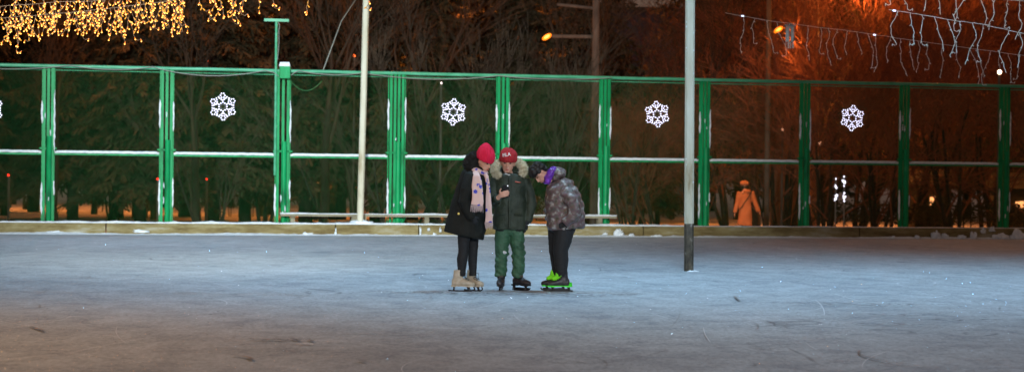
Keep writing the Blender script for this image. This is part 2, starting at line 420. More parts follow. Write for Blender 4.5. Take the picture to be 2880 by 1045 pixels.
def wires(x0, x1, z0, z1, pitch, r):
    mb = MB(); L_ = z1 - z0
    k = x0 - L_
    while k < x1:
        for sg in (1, -1):
            # line x = k + t, z = z0 + t (or mirrored)
            t0 = max(0, x0 - k); t1 = min(L_, x1 - k)
            if t1 - t0 > .02:
                if sg > 0: p, q = (k + t0, 0, z0 + t0), (k + t1, 0, z0 + t1)
                else: p, q = (k + t0, .003, z1 - t0), (k + t1, .003, z1 - t1)
                mb.tube([p, q], r, 3, cap=False, hint=(0, 1, 0))
        k += pitch * 1.414
    return mb
for i in range(len(cs) - 1):
    x0 = cs[i][0] + cs[i][1] / 2 + .02; x1 = cs[i + 1][0] - cs[i + 1][1] / 2 - .02
    mb = MB(); mb.box(((x0 + x1) / 2, .02, MID - .012), (x1 - x0, .035, .03)); rail = part('mid_rail', mb, M['green'], fence)
    mb = MB(); n = int((x1 - x0) / .03); pts = []; rr = []
    for k in range(n + 1):
        t = k / n; x = x0 + (x1 - x0) * t; e = min(1, min(t, 1 - t) * 25 + .3)
        h = (.029 + .006 * noise.noise(Vector((x * 8, i, 0))) + .004 * noise.noise(Vector((x * 25, i, 0)))) * e
        pts.append((x, .02, MID + .006 + h)); rr.append(h)
    mb.tube(pts, rr, 8, ry=[.04] * len(pts), hint=(0, 1, 0)) if False else mb.tube(pts, [.03] * len(pts), 8, ry=rr, hint=(0, 1, 0))
    part('rail_snow', mb, M['snow'], rail, smooth=True)
    part('upper_wire_mesh', wires(x0, x1, MID + .03, TOP - .03, .036, .0015), M['net'], fence)
    part('lower_wire_mesh', wires(x0, x1, .0, MID - .03, .036, .0015), M['net'], fence)
# electrical box on the third post, T bracket pole, cables
s3 = cs[4][0]
_, zt = s_of(797, FO - .1, 187); _, zb = s_of(797, FO - .1, 221)
bx = thing('junction_box', 'bright green junction box with a cap of snow on the fence top', 'electrical box', W(s3 + .015, FO - .11, zb), RZ)
m1 = MB(); m1.box((0, 0, (zt - zb) / 2), (.215, .16, zt - zb)); bm = bmesh.new(); me = m1.mesh('box_body', [M['green']]); bm.from_mesh(me)
bmesh.ops.bevel(bm, geom=bm.edges[:], offset=.012, segments=2, affect='EDGES'); bm.to_mesh(me); bm.free(); link('box_housing', me, bx)
m1 = MB(); m1.tube([(-.1, 0, zt - zb - .005), (-.085, 0, zt - zb + .02), (.085, 0, zt - zb + .022), (.1, 0, zt - zb - .005)], [.02, .07, .07, .02], 10, ry=[.005, .012, .012, .005], hint=(0, 1, 0))
link('snow_cap', m1.mesh('snow_cap', [M['snow']], smooth=True), bx)
m1 = MB(); m1.box((0, -.083, (zt - zb) * .5), (.15, .006, .14)); m1.tube([(.06, -.09, .1), (.06, -.09, .13)], .008, 6); part('box_lid', m1, M['green'], bx)
s_t, z_t = s_of(777, FO, 58)
tp = thing('bracket_pole', 'thin green T shaped pole rising above the fence beside the junction box', 'pole', W(s_t, FO + .0, 0), RZ)
m1 = MB(); m1.tube([(0, -.06, 1.2), (0, -.06, z_t)], .026, 8); part('pole_shaft', m1, M['green_light'], tp)
m1 = MB(); m1.box((.0, -.06, z_t), (.50, .06, .055)); part('cross_arm', m1, M['green_light'], tp)
m1 = MB(); m1.tube([(.03, -.06, z_t - .02), (.065, -.08, z_t - .1), (.05, -.07, z_t - .2), (.055, -.07, z_t - .45), (.03, -.07, z_t - .8)], .007, 5); part('lamp_wire', m1, M['cable'], tp)
def catenary(p, q, sag, n=18): return [Vector(p).lerp(Vector(q), i / n) - Vector((0, 0, sag * 4 * (i / n) * (1 - i / n))) for i in range(n + 1)]
def cable(name, pts, r, label, material='cable'):
    mb = MB(); c = Vector(pts[0]); mb.tube(pts, r, 5, hint=(0, 0, 1)); o = part(name, mb, M[material], None, c, True); o.location = c; return tag(o, label, 'cable')
def FP(px, py, off=FO - .08): s, z = s_of(px, off, py); return W(s, off, z)
cable('hanging_cable', catenary(FP(-200, 178), FP(200, 184), .09) + catenary(FP(200, 184), FP(430, 188), .07)[1:] + catenary(FP(430, 189), FP(745, 198), .14)[1:] + [FP(770, 204), FP(788, 218)], .010, 'thin grey cable drooping under the fence top rail left of the junction box')
cable('hanging_cable', [FP(812, 216), FP(830, 203)] + catenary(FP(842, 199), FP(1020, 205), .06) + catenary(FP(1020, 205), FP(1400, 213), .10)[1:] + catenary(FP(1400, 213), FP(1720, 219), .05)[1:], .010, 'long thin grey cable drooping under the rail right of the junction box')
cable('hanging_cable', catenary(FP(812, 221), FP(905, 228), .22), .008, 'short dark cable loop hanging below the junction box', 'net')
cable('overhead_wire', [at(1000, 0, 40.5), at(960, 60, 40.2), FP(905, 208, FO)], .012, 'slack grey wire slanting down to the rail behind the white pole')

# ------------------------------------------------------------------ bench behind the border
sb0, zb_ = s_of(790, .30, 596); sb1, _ = s_of(1738, .30, 602)
bz = .395
bench = thing('plank_bench', 'long low plank bench with snow on its seat behind the border', 'bench', W((sb0 + sb1) / 2, .50, 0), RZ)
hw = (sb1 - sb0) / 2
mb = MB(); mb.box((0, 0, bz), (hw * 2, .20, .045)); part('seat', mb, M['plank'], bench)
mb = snow_strip(-hw, hw, -.11, .10, bz + .024, .028, 8, .04); part('seat_snow', mb, M['snow'], bench, smooth=True)
for k, x in enumerate((-hw + .25, -hw + 1.6, -hw + 3.0, hw - 2.3, hw - .35)):
    for q in (-.06, .06):
        m2 = MB(); m2.box((x, q, .15), (.30 if k % 2 else .09, .045, .44)); part('leg', m2, M['plank'], bench)

# ------------------------------------------------------------------ white poles
def white_pole(base, top, wd, label, foot, seed):
    base, top = Vector(base), Vector(top); t = thing('white_pole', label, 'pole', base)
    L_ = top - base; n = 60; mb = MB()
    z0 = foot
    for (a, b, mt, nm) in ((0, z0, M['pole_foot'], 'pole_foot'), (z0, 1, M['white_pole'], 'pole_shaft')):
        if b <= a: continue
        m2 = MB(); k = max(2, int(n * (b - a)))
        m2.tube([L_ * (a + (b - a) * i / k) for i in range(k + 1)], wd * .66, 8, phase=R(22.5) if False else R(45) / 2, power=.55, hint=(0, 1, 0))
        part(nm, m2, mt, t)
    for k in range(16):
        r_ = random.Random(seed * 50 + k); f = r_.uniform(.005, .30); e = r_.choice((-1, 1))
        o = link('frost_fleck', blob_mesh(seed + k, r_.uniform(.006, .014), .012, r_.uniform(.015, .04), 'frost_fleck', M['frost'], .6, 8), t, L_ * (f + z0 * 1.4) + Vector((e * wd * .46, -wd * .45, 0)))
    return t
b1 = W(s_of(1013, .2, 612)[0], .2, .22); d1 = ray(1052, -800); t1 = Vector((0, 0, CAM_H)) + d1 * (b1.y / d1.y)
p1 = white_pole(b1, t1, .100, 'weathered white pole leaning on the border behind the bench gap', 0, 3)
o = link('snow_collar', blob_mesh(77, .26, .12, .09, 'snow_collar', M['snow'], .4, 18), p1, (.02, -.02, 0))
b2 = on_ground(1937, 762); d2 = ray(1946, -1100); t2 = Vector((0, 0, CAM_H)) + d2 * (b2.y / d2.y)
p2 = white_pole(b2, t2, .096, 'straight white square pole with a dark steel foot standing in the ice', .072, 7)
m2 = MB()
m2.box((.008, -.052, 2.17), (.035, .006, .045)); part('green_sticker', m2, M['net'], p2)
for q, zz in ((-.015, .10), (.02, .06), (.012, .17)):
    m2 = MB(); m2.tube([(q, -.050, zz), (q, -.060, zz)], .007, 8, hint=(0, 0, 1)); part('bolt', m2, M['snow'], p2)
o = link('snow_collar', blob_mesh(78, .10, .09, .018, 'snow_collar', M['snow'], .4, 14), p2, (.03, -.0, 0))

# ------------------------------------------------------------------ glowing snowflakes on the fence
M['led'] = mat('white_led', (.9, .9, 1), .4, emit=(.78, .76, 1.0), estr=2.6)
M['rope'] = mat('rope_light', (.12, .12, .18), .3, emit=(.35, .33, .75), estr=.10)
M['dark_frame'] = mat('grey_wire_frame', (.22, .24, .24), .5)
def flake_points():
    pts = []; rope = []
    for k in range(6):
        a = R(90) + k * R(60) + R(2); d = Vector((math.cos(a), 0, math.sin(a))); e = Vector((-d.z, 0, d.x))
        tip = d * .225
        ring = [tip + d * (.045 * math.cos(q)) + e * (.045 * math.sin(q)) for q in [R(60 * i + 30) for i in range(6)]]
        pts += ring; rope.append(ring + [ring[0]])
        arm = [d * .092, d * .128, d * .152]; pts += arm[:2]; rope.append([d * .09, d * .18])
        for sg in (-1, 1):
            br = [d * .145 + e * sg * .028, d * .172 + e * sg * .062 , d * .196 + e * sg * .085]
            pts += br[:]; rope.append([d * .125, br[2]])
        h = [d * .098 * .9 + e * 0]; n_ = Vector((math.cos(a + R(60)), 0, math.sin(a + R(60)))) * .092
        pts += [(d * .092).lerp(n_, .5)]; rope.append([d * .092, n_])
    return pts, rope
fpts, frope = flake_points()
proto = thing('snowflake_light', '', 'snowflake light', (0, 0, 0), RZ, 'lit snowflakes on the fence')
mb = MB()
for r_ in frope: mb.tube(r_, .007, 5, hint=(0, 1, 0))
part('rope_tube', mb, M['rope'], proto)
mb = MB(); mb.tube([(.048 * math.cos(R(20 * k)), 0, .048 * math.sin(R(20 * k))) for k in range(19)], .004, 5, hint=(0, 1, 0))
for k in range(6): a = R(90 + 60 * k); mb.tube([(.048 * math.cos(a), 0, .048 * math.sin(a)), (.09 * math.cos(a), 0, .09 * math.sin(a))], .003, 4, hint=(0, 1, 0))
part('hub_ring', mb, M['dark_frame'], proto)
mb = MB(); mb.ball((0, 0, 0), .0122, 6, 5); bulb_me = mb.mesh('led', [M['led']], smooth=True)
for p in fpts: link('led', bulb_me, proto, p + Vector((0, -.008, 0)))
flabels = [(627, 300, 'glowing white snowflake between the second and third green posts, left of the junction box'),
           (1275, 315, 'glowing white snowflake above the girl with the pink hat'),
           (1848, 321, 'glowing white snowflake just left of the straight white pole'),
           (2397, 332, 'glowing white snowflake in front of the reddish thicket beyond the fence'),
           (-31, 307, 'glowing white snowflake cut off by the edge, only its tips showing')]
for i, (px, py, lb) in enumerate(flabels):
    o = proto if i == 0 else copy_tree(proto)
    s, z = s_of(px, FO - .05, py); o.location = W(s, FO - .05, z); o['label'] = lb
    o.rotation_euler = (0, R((0, 5, -4, 7, 2)[i]), RZ)

# ------------------------------------------------------------------ icicle garlands
M['amber'] = mat('amber_bulb', (.25, .08, .01), .3, emit=(1.0, .23, .012), estr=1.1)
M['hot'] = mat('hot_bulb', (.3, .15, .03), .3, emit=(1.0, .44, .08), estr=3.8)
M['dim_amber'] = mat('dim_bulb', (.3, .13, .01), .3, emit=(1.0, .42, .03), estr=.6)
M['warm_wire'] = mat('clear_wire_warm', (.16, .085, .04), .5, emit=None)
M['white_wire'] = mat('white_wire', (.74, .72, .62), .6)
def bulb_mesh(name, tip, body):
    mb = MB(); mb.tube([(0, 0, .0), (0, 0, -.014), (0, 0, -.026)], [.002, .0055, .0062], 6, m=0)
    mb.ball((0, 0, -.031), (.0078, .0078, .0085), 7, 5, m=1)
    return mb.mesh(name, [body, tip], smooth=True)
hotb = bulb_mesh('bulb', M['hot'], M['amber']); dimb = bulb_mesh('bulb', M['dim_amber'], M['dim_amber'])
mb = MB(); mb.tube([(0, 0, 0), (0, 0, -.012), (0, 0, -.03)], [.003, .006, .003], 5); coldb = mb.mesh('bulb', [M['white_wire']])
def interp(xs, x):
    for (a, b), (c, d) in zip(xs, xs[1:]):
        if a <= x <= c: return b + (d - b) * (x - a) / (c - a)
    return xs[0][1] if x < xs[0][0] else xs[-1][1]
def garland(label, wire, D, drops, warm, seed, wr=.0028, jig=1.0, gap=.068, group=None):
    """wire: directions of the carrying wire; drops: (px, bottom py). Everything hangs at D metres."""
    r_ = random.Random(seed); root = at(wire[0][0], wire[0][1], D)
    g = thing('icicle_light_garland', label, 'string lights', root, 0, group)
    pts = [at(px, py, D) for px, py in wire]
    fine = []
    for a, b in zip(pts, pts[1:]): fine += [a.lerp(b, t / 6) + Vector((0, 0, r_.uniform(-.004, .004))) for t in range(6)]
    fine.append(pts[-1]); mb = MB(); mb.tube(fine, wr * .8, 5, hint=(0, 0, 1))
    part('carrying_wire', mb, M['warm_wire'] if warm else M['white_wire'], g, root)
    for (px, bot) in drops:
        top = interp(wire, px); p0 = at(px, top, D); p1 = at(px, bot, D); L_ = p0.z - p1.z
        if L_ < .05: continue
        n = max(4, int(L_ / .05)); x, y = 0.0, 0.0; path = [Vector((0, 0, 0))]; dx = r_.uniform(-.3, .3)
        curl = r_.random() < .35
        for k in range(1, n + 1):
            dx = dx * .55 + r_.uniform(-.75, .75) * jig; dx = max(-1.1, min(1.1, dx)); stp = L_ / n
            x += dx * stp * .8 ; x *= .93; y += r_.uniform(-.4, .4) * stp
            path.append(Vector((x, y, -stp * k)))
        if curl:
            s_ = r_.choice((-1, 1)); e = path[-1]; path += [e + Vector((s_ * .03, 0, -.012)), e + Vector((s_ * .06, 0, .008))]
        mb = MB(); mb.tube(path, wr, 4, cap=False, hint=(0, 1, 0))
        st = link('hanging_strand', mb.mesh('hanging_strand', [M['warm_wire'] if warm else M['white_wire']], smooth=True), g, p0 - root)
        d = .04; k = 0
        while d < L_:
            f = d / L_ * n; i = min(int(f), n - 1); q = path[i].lerp(path[i + 1], f - i)
            me = (hotb if r_.random() < .68 else dimb) if warm else coldb
            b = link('bulb', me, st, q); sg = -1 if k % 2 else 1
            b.rotation_euler = (r_.uniform(-.6, .6), sg * r_.uniform(-1.0, -.2) + (math.pi * (r_.random() < .10)), 0)
            d += gap * r_.uniform(.6, 1.25); k += 1
            if warm and r_.random() < .28: d -= gap * .55
        b = link('bulb', (hotb if warm else coldb), st, path[-1]); b.rotation_euler = (0, r_.uniform(-.5, .5), 0)
    return g
env = [(-60, 110), (0, 118), (25, 120), (55, 150), (85, 122), (120, 98), (150, 95), (165, 78), (210, 122), (250, 80), (300, 96), (325, 124), (345, 112), (385, 98), (410, 82), (440, 70), (468, 108), (500, 92), (540, 76), (580, 52), (600, 62), (640, 38), (665, 66), (690, 42), (735, 22), (748, 20)]
r0 = random.Random(11)
def drops(x0, x1, step, lo, hi, topw):
    out = []; x = x0
    while x < x1:
        e = interp(env, x); t = interp(topw, x); f = hi if r0.random() < .45 else r0.uniform(lo, hi)
        out.append((x, t + (e - t) * f)); x += step * r0.uniform(.6, 1.4)
    return out
wA = [(-700, 60), (-80, 66), (0, 51), (75, 45), (200, 35), (300, 24), (420, 10), (480, 3), (560, -12)]
wB = [(-700, 10), (-80, 26), (0, 18), (75, 13), (150, 6), (260, 3), (420, -14), (560, -30)]
wC = [(-700, -30), (-80, -20), (200, -40), (480, -60), (760, -80), (900, -90), (1100, -110)]
garland('lowest of the warm amber icicle light strings, its wire sloping up across the dense lights', wA, 22.4, drops(-55, 480, 14.5, .55, 1.0, wA), True, 1, group='warm amber icicle lights')
garland('middle warm amber icicle light string, its wire just under the top edge', wB, 21.6, drops(-50, 480, 16, .35, .85, wB), True, 2, group='warm amber icicle lights')
garland('uppermost warm amber icicle light string whose last strands thin out toward the leaning white pole', wC, 20.6,
        drops(-50, 470, 18, .2, .62, wC) + drops(480, 750, 16, .5, 1.0, wC) + [(500, 88), (514, 70), (526, 84), (545, 70), (572, 50), (661, 66), (698, 42), (742, 21), (866, 36), (1042, 23)], True, 3, group='warm amber icicle lights')
w1 = [(2040, 36), (2085, 45), (2155, 57), (2283, 75), (2378, 86), (2458, 97), (2538, 110), (2665, 127), (2856, 153), (2960, 168), (3400, 190)]
d1_ = [(2093, 146), (2124, 122), (2158, 148), (2185, 138), (2220, 156), (2272, 165), (2308, 150), (2329, 180), (2355, 164), (2384, 150), (2410, 148), (2440, 190), (2463, 198), (2506, 172), (2533, 210), (2560, 192), (2582, 200), (2610, 195), (2650, 215), (2690, 216), (2725, 232), (2745, 212), (2787, 238), (2812, 195), (2835, 232), (2862, 222)]
garland('lowest unlit white icicle string, longest of them and starting nearest the straight white pole', w1, 31.0, d1_, False, 4, .0036, .8, .16, 'unlit white icicle lights')
w2 = [(2500, 28), (2511, 30), (2577, 39), (2697, 60), (2762, 68), (2880, 95), (2960, 112), (3400, 150)]
d2_ = [(2525, 126), (2560, 126), (2592, 126), (2628, 140), (2665, 156), (2700, 148), (2735, 176), (2765, 172), (2838, 200), (2868, 185)]
garland('middle unlit white icicle string, its wire slanting down from a pale blue end lamp', w2, 26.0, d2_, False, 5, .0042, .9, .13, 'unlit white icicle lights')
w3 = [(2420, -40), (2600, -20), (2960, 10), (3400, 40)]
d3_ = [(2495, 12), (2535, 26), (2610, 26), (2640, 34), (2682, 60), (2710, 86), (2757, 68), (2800, 78), (2835, 78), (2868, 105)]
garland('topmost unlit white icicle string, nearest and thickest, hanging in from the upper corner', w3, 21.5, d3_, False, 6, .0046, 1.0, .10, 'unlit white icicle lights')
mb = MB(); mb.tube([(0, 0, 0), (.04, 0, -.004)], .011, 8, m=0)
M['blue_led'] = mat('pale_blue_led', (.8, .85, 1), .3, emit=(.65, .75, 1), estr=2.2)
pl_me = mb.mesh('end_lamp', [M['blue_led']])
for px, py, D, lb in ((2085, 45, 31, 'pale blue end lamp where the lowest white icicle string begins'), (2511, 30, 26, 'pale blue end lamp where the middle white icicle string begins'), (2456, 98, 30.8, 'small violet connector lamp halfway along the lowest white icicle string')):
    o = link('end_lamp', pl_me); o.location = at(px, py, D); tag(o, lb, 'lamp')

# ------------------------------------------------------------------ trees and park beyond the fence
def spruce_meshes(seed, h, rmax, clear):
    r_ = random.Random(seed); tr = MB()
    tr.tube([(0, 0, -.2), (0, 0, h * .4), (r_.uniform(-.1, .1), 0, h * .98)], [h * .016, h * .011, .01], 8)
    cr = MB(); z = clear
    while z < h:
        f = (z - clear) / (h - clear); R0 = rmax * (1 - f) ** .8 * r_.uniform(.72, 1.12) + .1
        nb = int(5 + R0 * 3.2)
        for k in range(nb):
            a = r_.uniform(0, 2 * math.pi); d = Vector((math.cos(a), math.sin(a), 0)); RR = R0 * r_.uniform(.7, 1.1)
            droop = r_.uniform(.25, .55); z0 = z + r_.uniform(-.15, .15)
            cr.tube([(0, 0, z0), d * RR + Vector((0, 0, z0 - droop * RR * .6))], [.02, .005], 3, cap=False)
            q = .12
            while q < 1:
                p = d * (RR * q) + Vector((0, 0, z0 - droop * RR * q * .6 - .1 * q * q))
                wd = (1 - q * .6) * .42
                for j in range(5):
                    sd_ = Vector((-d.y, d.x, 0)) * r_.uniform(-1, 1) * wd + d * r_.uniform(.02, .25) + Vector((0, 0, r_.uniform(-.28, .05)))
                    nn = Vector((r_.uniform(-1, 1), r_.uniform(-1, 1), r_.uniform(-1, 1))).normalized() * r_.uniform(.025, .055)
                    e = p + sd_
                    cr.add([p - nn, p + nn, e + nn * .7 + Vector((0, 0, -.03)), e - nn * .7], [(0, 1, 2, 3)])
                q += .16 / max(RR, .6) * r_.uniform(.8, 1.3)
        z += r_.uniform(.24, .38)
    return tr, cr
def bare_meshes(seed, h, spread=.5, stems=1, twig=.008, levels=5):
    r_ = random.Random(seed); tr = MB(); cr = MB()
    def grow(p, d, L_, r, lv):
        n = 4; path = [p]; rr = [r]
        for i in range(n):
            d = (d + Vector((r_.uniform(-1, 1), r_.uniform(-1, 1), r_.uniform(-.5, .9))) * .13).normalized()
            path.append(path[-1] + d * (L_ / n)); rr.append(r * (1 - .5 * (i + 1) / n))
        (tr if lv == 0 else cr).tube(path, rr, (8, 5, 4, 3, 3, 3)[lv], cap=False)
        if lv >= levels - 1: return
        for k in range((5, 5, 5, 4, 3)[lv]):
            i = r_.choice((2, 3, 4) if lv else (1, 2, 3, 4, 4)); a = r_.uniform(0, 6.283)
            side = Vector((math.cos(a), math.sin(a), 0)); nd = (d + (side - d * side.dot(d)) * r_.uniform(spread * .6, spread * 1.6)).normalized()
            if nd.z < -.1: nd.z *= .3
            grow(path[i], nd, L_ * r_.uniform(.5, .72), max(twig, rr[i] * .55), lv + 1)
    for s in range(stems):
        a = r_.uniform(0, 6.28); o = Vector((math.cos(a), math.sin(a), 0)) * (.25 if stems > 1 else 0)
        grow(o + Vector((0, 0, -.2)), (Vector((0, 0, 1)) + o * r_.uniform(.4, 1.6)).normalized(), h * .42, h * .014 / (1.6 if stems > 1 else 1), 0)
    return tr, cr
kinds = {}
def tree_kind(key, meshes, crown_mat, trunk_mat='bark', trunk_name='trunk'):
    kinds[key] = (meshes[0].mesh('trunk', [M[trunk_mat]], smooth=True), meshes[1].mesh('crown', [M[crown_mat]]))
tree_kind('spruce_a', spruce_meshes(1, 15, 2.9, 2.0), 'needle'); tree_kind('spruce_b', spruce_meshes(2, 13, 2.5, 1.6), 'needle'); tree_kind('spruce_c', spruce_meshes(3, 16, 3.3, 2.6), 'needle')
tree_kind('bare_a', bare_meshes(4, 12), 'twig'); tree_kind('bare_b', bare_meshes(5, 10, .42), 'twig')
tree_kind('thicket_a', bare_meshes(6, 9, .62, 4, .007), 'twig_red'); tree_kind('thicket_b', bare_meshes(7, 7.5, .75, 5, .007), 'twig_red')
tree_kind('sapling', bare_meshes(8, 6.5, .28, 3, .006, 4), 'twig'); tree_kind('sapling_b', bare_meshes(18, 5.5, .35, 2, .006, 4), 'twig')
M['bark_big'] = noisy('pale_pine_bark', [(.3, (.10, .06, .045)), (.65, (.30, .19, .14))], (3, 3, 1), 7, .9, .5, 20)
used_labels = set()
BAYS = [(-9999, 135, 'cut-off first fence bay'), (135, 468, 'fence bay between the first two posts'), (468, 795, 'bay of the first whole snowflake'), (795, 1013, 'bay between junction box and leaning white pole'),
        (1013, 1115, 'narrow gap right of the leaning white pole'), (1115, 1413, 'snowflake bay above the pink hat'), (1413, 1700, 'bay above the patterned jacket skater'), (1700, 1940, 'snowflake bay left of the straight white pole'),
        (1940, 1981, 'straight white pole'), (1981, 2263, 'bay where the walker in the orange-lit coat passes'), (2263, 2543, 'rightmost snowflake bay'), (2543, 2825, 'bay right of the rightmost snowflake'), (2825, 9999, 'cut-off last fence bay')]
def bay(px): return next(t for a, b, t in BAYS if a <= px < b)
def unique(base_opts):
    for b in base_opts:
        if b not in used_labels: used_labels.add(b); return b
    raise ValueError(base_opts[0])
KW = {'spruce': ('spruce_tree', ('dark drooping spruce', 'shaded dark green spruce', 'broad dim spruce', 'narrower dim spruce', 'ragged dark spruce'), 'tree', 'spruces massed beyond the fence'),
      'bare': ('bare_tree', ('bare leafless tree', 'slim bare tree', 'tall bare tree', 'grey bare tree'), 'tree', 'bare trees beyond the fence'),
      'thicket': ('twiggy_tree', ('reddish twiggy tree', 'orange-lit leafless tree', 'brown bushy leafless tree', 'low rusty leafless tree', 'wide rusty leafless tree'), 'tree', 'twiggy trees beyond the fence'),
      'sapling': ('slender_tree', ('slender many-stemmed tree', 'thin pale tree', 'spindly pale leafless tree'), 'tree', 'slender trees just behind the fence')}
tseed = random.Random(21)
def plant(kind, px, D, sc_=1.0, zb=None):
    fam = kind.split('_')[0]; nm, adj, cat, grp = KW[fam]; b = bay(px)
    row = 'just behind' if D < 52 else ('behind' if D < 64 else ('well beyond' if D < 78 else 'far beyond'))
    lb = unique(['%s %s the %s' % (a, row, b) for a in adj])
    g = at(px, 500, D); z = park_z(Vector((g.x, g.y, 0)))
    t = thing(nm, lb, cat, (g.x, g.y, z - .05), tseed.uniform(0, 6.28), grp); t.scale = (sc_, sc_, sc_ * tseed.uniform(.92, 1.1))
    link('trunk', kinds[kind][0], t); link('crown', kinds[kind][1], t)
def ok_gap(px, D): return not (1690 < px < 1915)
for (k, px, D, s) in [
    ('spruce_a', -30, 66, 1), ('spruce_c', 95, 78, 1), ('spruce_b', 205, 62, 1.0), ('spruce_a', 330, 70, 1.05), ('spruce_b', 395, 60, .95), ('spruce_c', 520, 74, 1), ('spruce_a', 600, 60, 1), ('spruce_b', 690, 68, 1.1), ('spruce_c', 760, 80, 1),
    ('spruce_a', 860, 62, 1), ('spruce_b', 960, 72, 1), ('spruce_c', 1060, 64, 1), ('spruce_a', 1160, 74, 1), ('spruce_b', 1215, 60, 1), ('spruce_c', 1330, 70, 1.0), ('spruce_a', 1400, 82, 1), ('spruce_b', 1470, 66, 1.05), ('spruce_a', 1570, 76, 1), ('spruce_c', 1640, 64, .85),
    ('spruce_b', 1760, 92, .62), ('spruce_b', 1850, 70, .52), ('spruce_a', 1960, 74, 1), ('spruce_c', 2080, 80, 1), ('spruce_a', 2230, 84, 1), ('spruce_c', 2330, 78, 1), ('spruce_a', 2460, 88, 1.1), ('spruce_c', 2600, 80, 1), ('spruce_a', 2720, 86, 1), ('spruce_c', 2850, 78, 1), ('spruce_a', 2960, 84, 1),
    ('spruce_c', 30, 96, 1.2), ('spruce_a', 260, 98, 1.2), ('spruce_c', 450, 100, 1.2), ('spruce_c', 640, 98, 1.2), ('spruce_a', 900, 98, 1.2), ('spruce_c', 1090, 100, 1.2), ('spruce_a', 1270, 98, 1.2), ('spruce_c', 1500, 100, 1.1), ('spruce_a', 2000, 102, 1.2), ('spruce_c', 2160, 98, 1.2), ('spruce_c', 2520, 104, 1.2), ('spruce_a', 2790, 100, 1.2),
    ('spruce_a', -190, 60, 1), ('spruce_c', -330, 70, 1), ('spruce_b', -480, 62, 1.1), ('spruce_c', -640, 74, 1), ('spruce_a', -820, 66, 1.1), ('bare_a', -260, 56, 1), ('thicket_b', 3080, 62, 1), ('spruce_a', 3200, 70, 1), ('spruce_b', 3380, 62, 1.1),
    ('bare_a', 15, 72, 1), ('bare_b', 160, 58, .8), ('bare_a', 420, 84, 1.1), ('bare_b', 265, 76, 1), ('bare_a', 560, 52.5, .8), ('bare_b', 730, 76, 1), ('bare_a', 905, 54, .9), ('bare_b', 1000, 60, 1), ('bare_b', 1130, 56, 1), ('bare_a', 1290, 64, 1), ('bare_b', 1560, 60, 1), ('bare_a', 1660, 58, .75), ('bare_b', 1800, 66, .75), ('bare_a', 1890, 80, .85),
    ('bare_b', 1950, 62, 1), ('bare_a', 2130, 66, 1), ('bare_b', 2270, 70, 1),
    ('thicket_a', 2060, 66, .95), ('thicket_b', 1960, 60, .75), ('thicket_a', 2210, 60, 1.05), ('thicket_b', 2320, 57, 1.05), ('thicket_a', 2395, 62, 1.15), ('thicket_b', 2480, 55, .9), ('thicket_a', 2560, 60, 1.1), ('thicket_b', 2640, 64, 1.1), ('thicket_a', 2700, 56, .95), ('thicket_b', 2790, 60, 1.15), ('thicket_a', 2870, 64, 1.1), ('thicket_b', 2950, 57, 1), ('thicket_b', 1770, 58, .6), ('thicket_a', 1850, 56, .5), ('thicket_b', 2170, 60, .62),
    ('thicket_a', 740, 64, .8), ('thicket_b', 320, 66, .7), ('thicket_a', 60, 84, .9),
    ('sapling', 1295, 45, 1), ('sapling_b', 1120, 44.5, .95), ('sapling', 1440, 47, 1.05), ('sapling_b', 960, 46.5, 1), ('sapling', 1580, 46, .9), ('sapling_b', 590, 47.5, 1), ('sapling_b', 1770, 48, .8)]:
    plant(k, px, D, s)
# two thick pine trunks lit by the lamp
for px, wd, D, lb in ((2195, .34, 63, 'thick pine trunk lit orange beside the right street lamp'), (2262, .50, 64, 'thickest pine trunk lit orange behind the white tube lantern'), (395, .30, 70, 'pine trunk glowing orange below the warm icicle lights'), (432, .12, 68, 'narrow pine trunk glowing orange beside a thicker one below the warm icicle lights')):
    g = at(px, 500, D); t = thing('pine_tree', lb, 'tree', (g.x, g.y, -.45)); r_ = random.Random(px)
    mb = MB(); n = 14
    mb.tube([(r_.uniform(-.03, .03), 0, i * 1.0) for i in range(n)], [wd * (1 - .03 * i) for i in range(n)], 12)
    part('trunk', mb, M['bark_big'], t, smooth=True)
    cm = MB()
    for k in range(26):
        a = r_.uniform(0, 6.28); d = Vector((math.cos(a), math.sin(a), r_.uniform(-.1, .5))); z = r_.uniform(8.5, 13)
        cm.tube([(0, 0, z), Vector((0, 0, z)) + d * 1.6], [.05, .015], 4)
        for j in range(60):
            c = Vector((0, 0, z)) + d * r_.uniform(.7, 2.1) + Vector((r_.gauss(0, .25), r_.gauss(0, .25), r_.gauss(0, .2))); e = Vector((r_.uniform(-1, 1), r_.uniform(-1, 1), r_.uniform(-1, 1))) * .2; f = Vector((r_.uniform(-1, 1), r_.uniform(-1, 1), r_.uniform(-1, 1))) * .03
            cm.add([c - f, c + f, c + e + f, c + e - f], [(0, 1, 2, 3)])
    part('crown', cm, M['needle'], t)
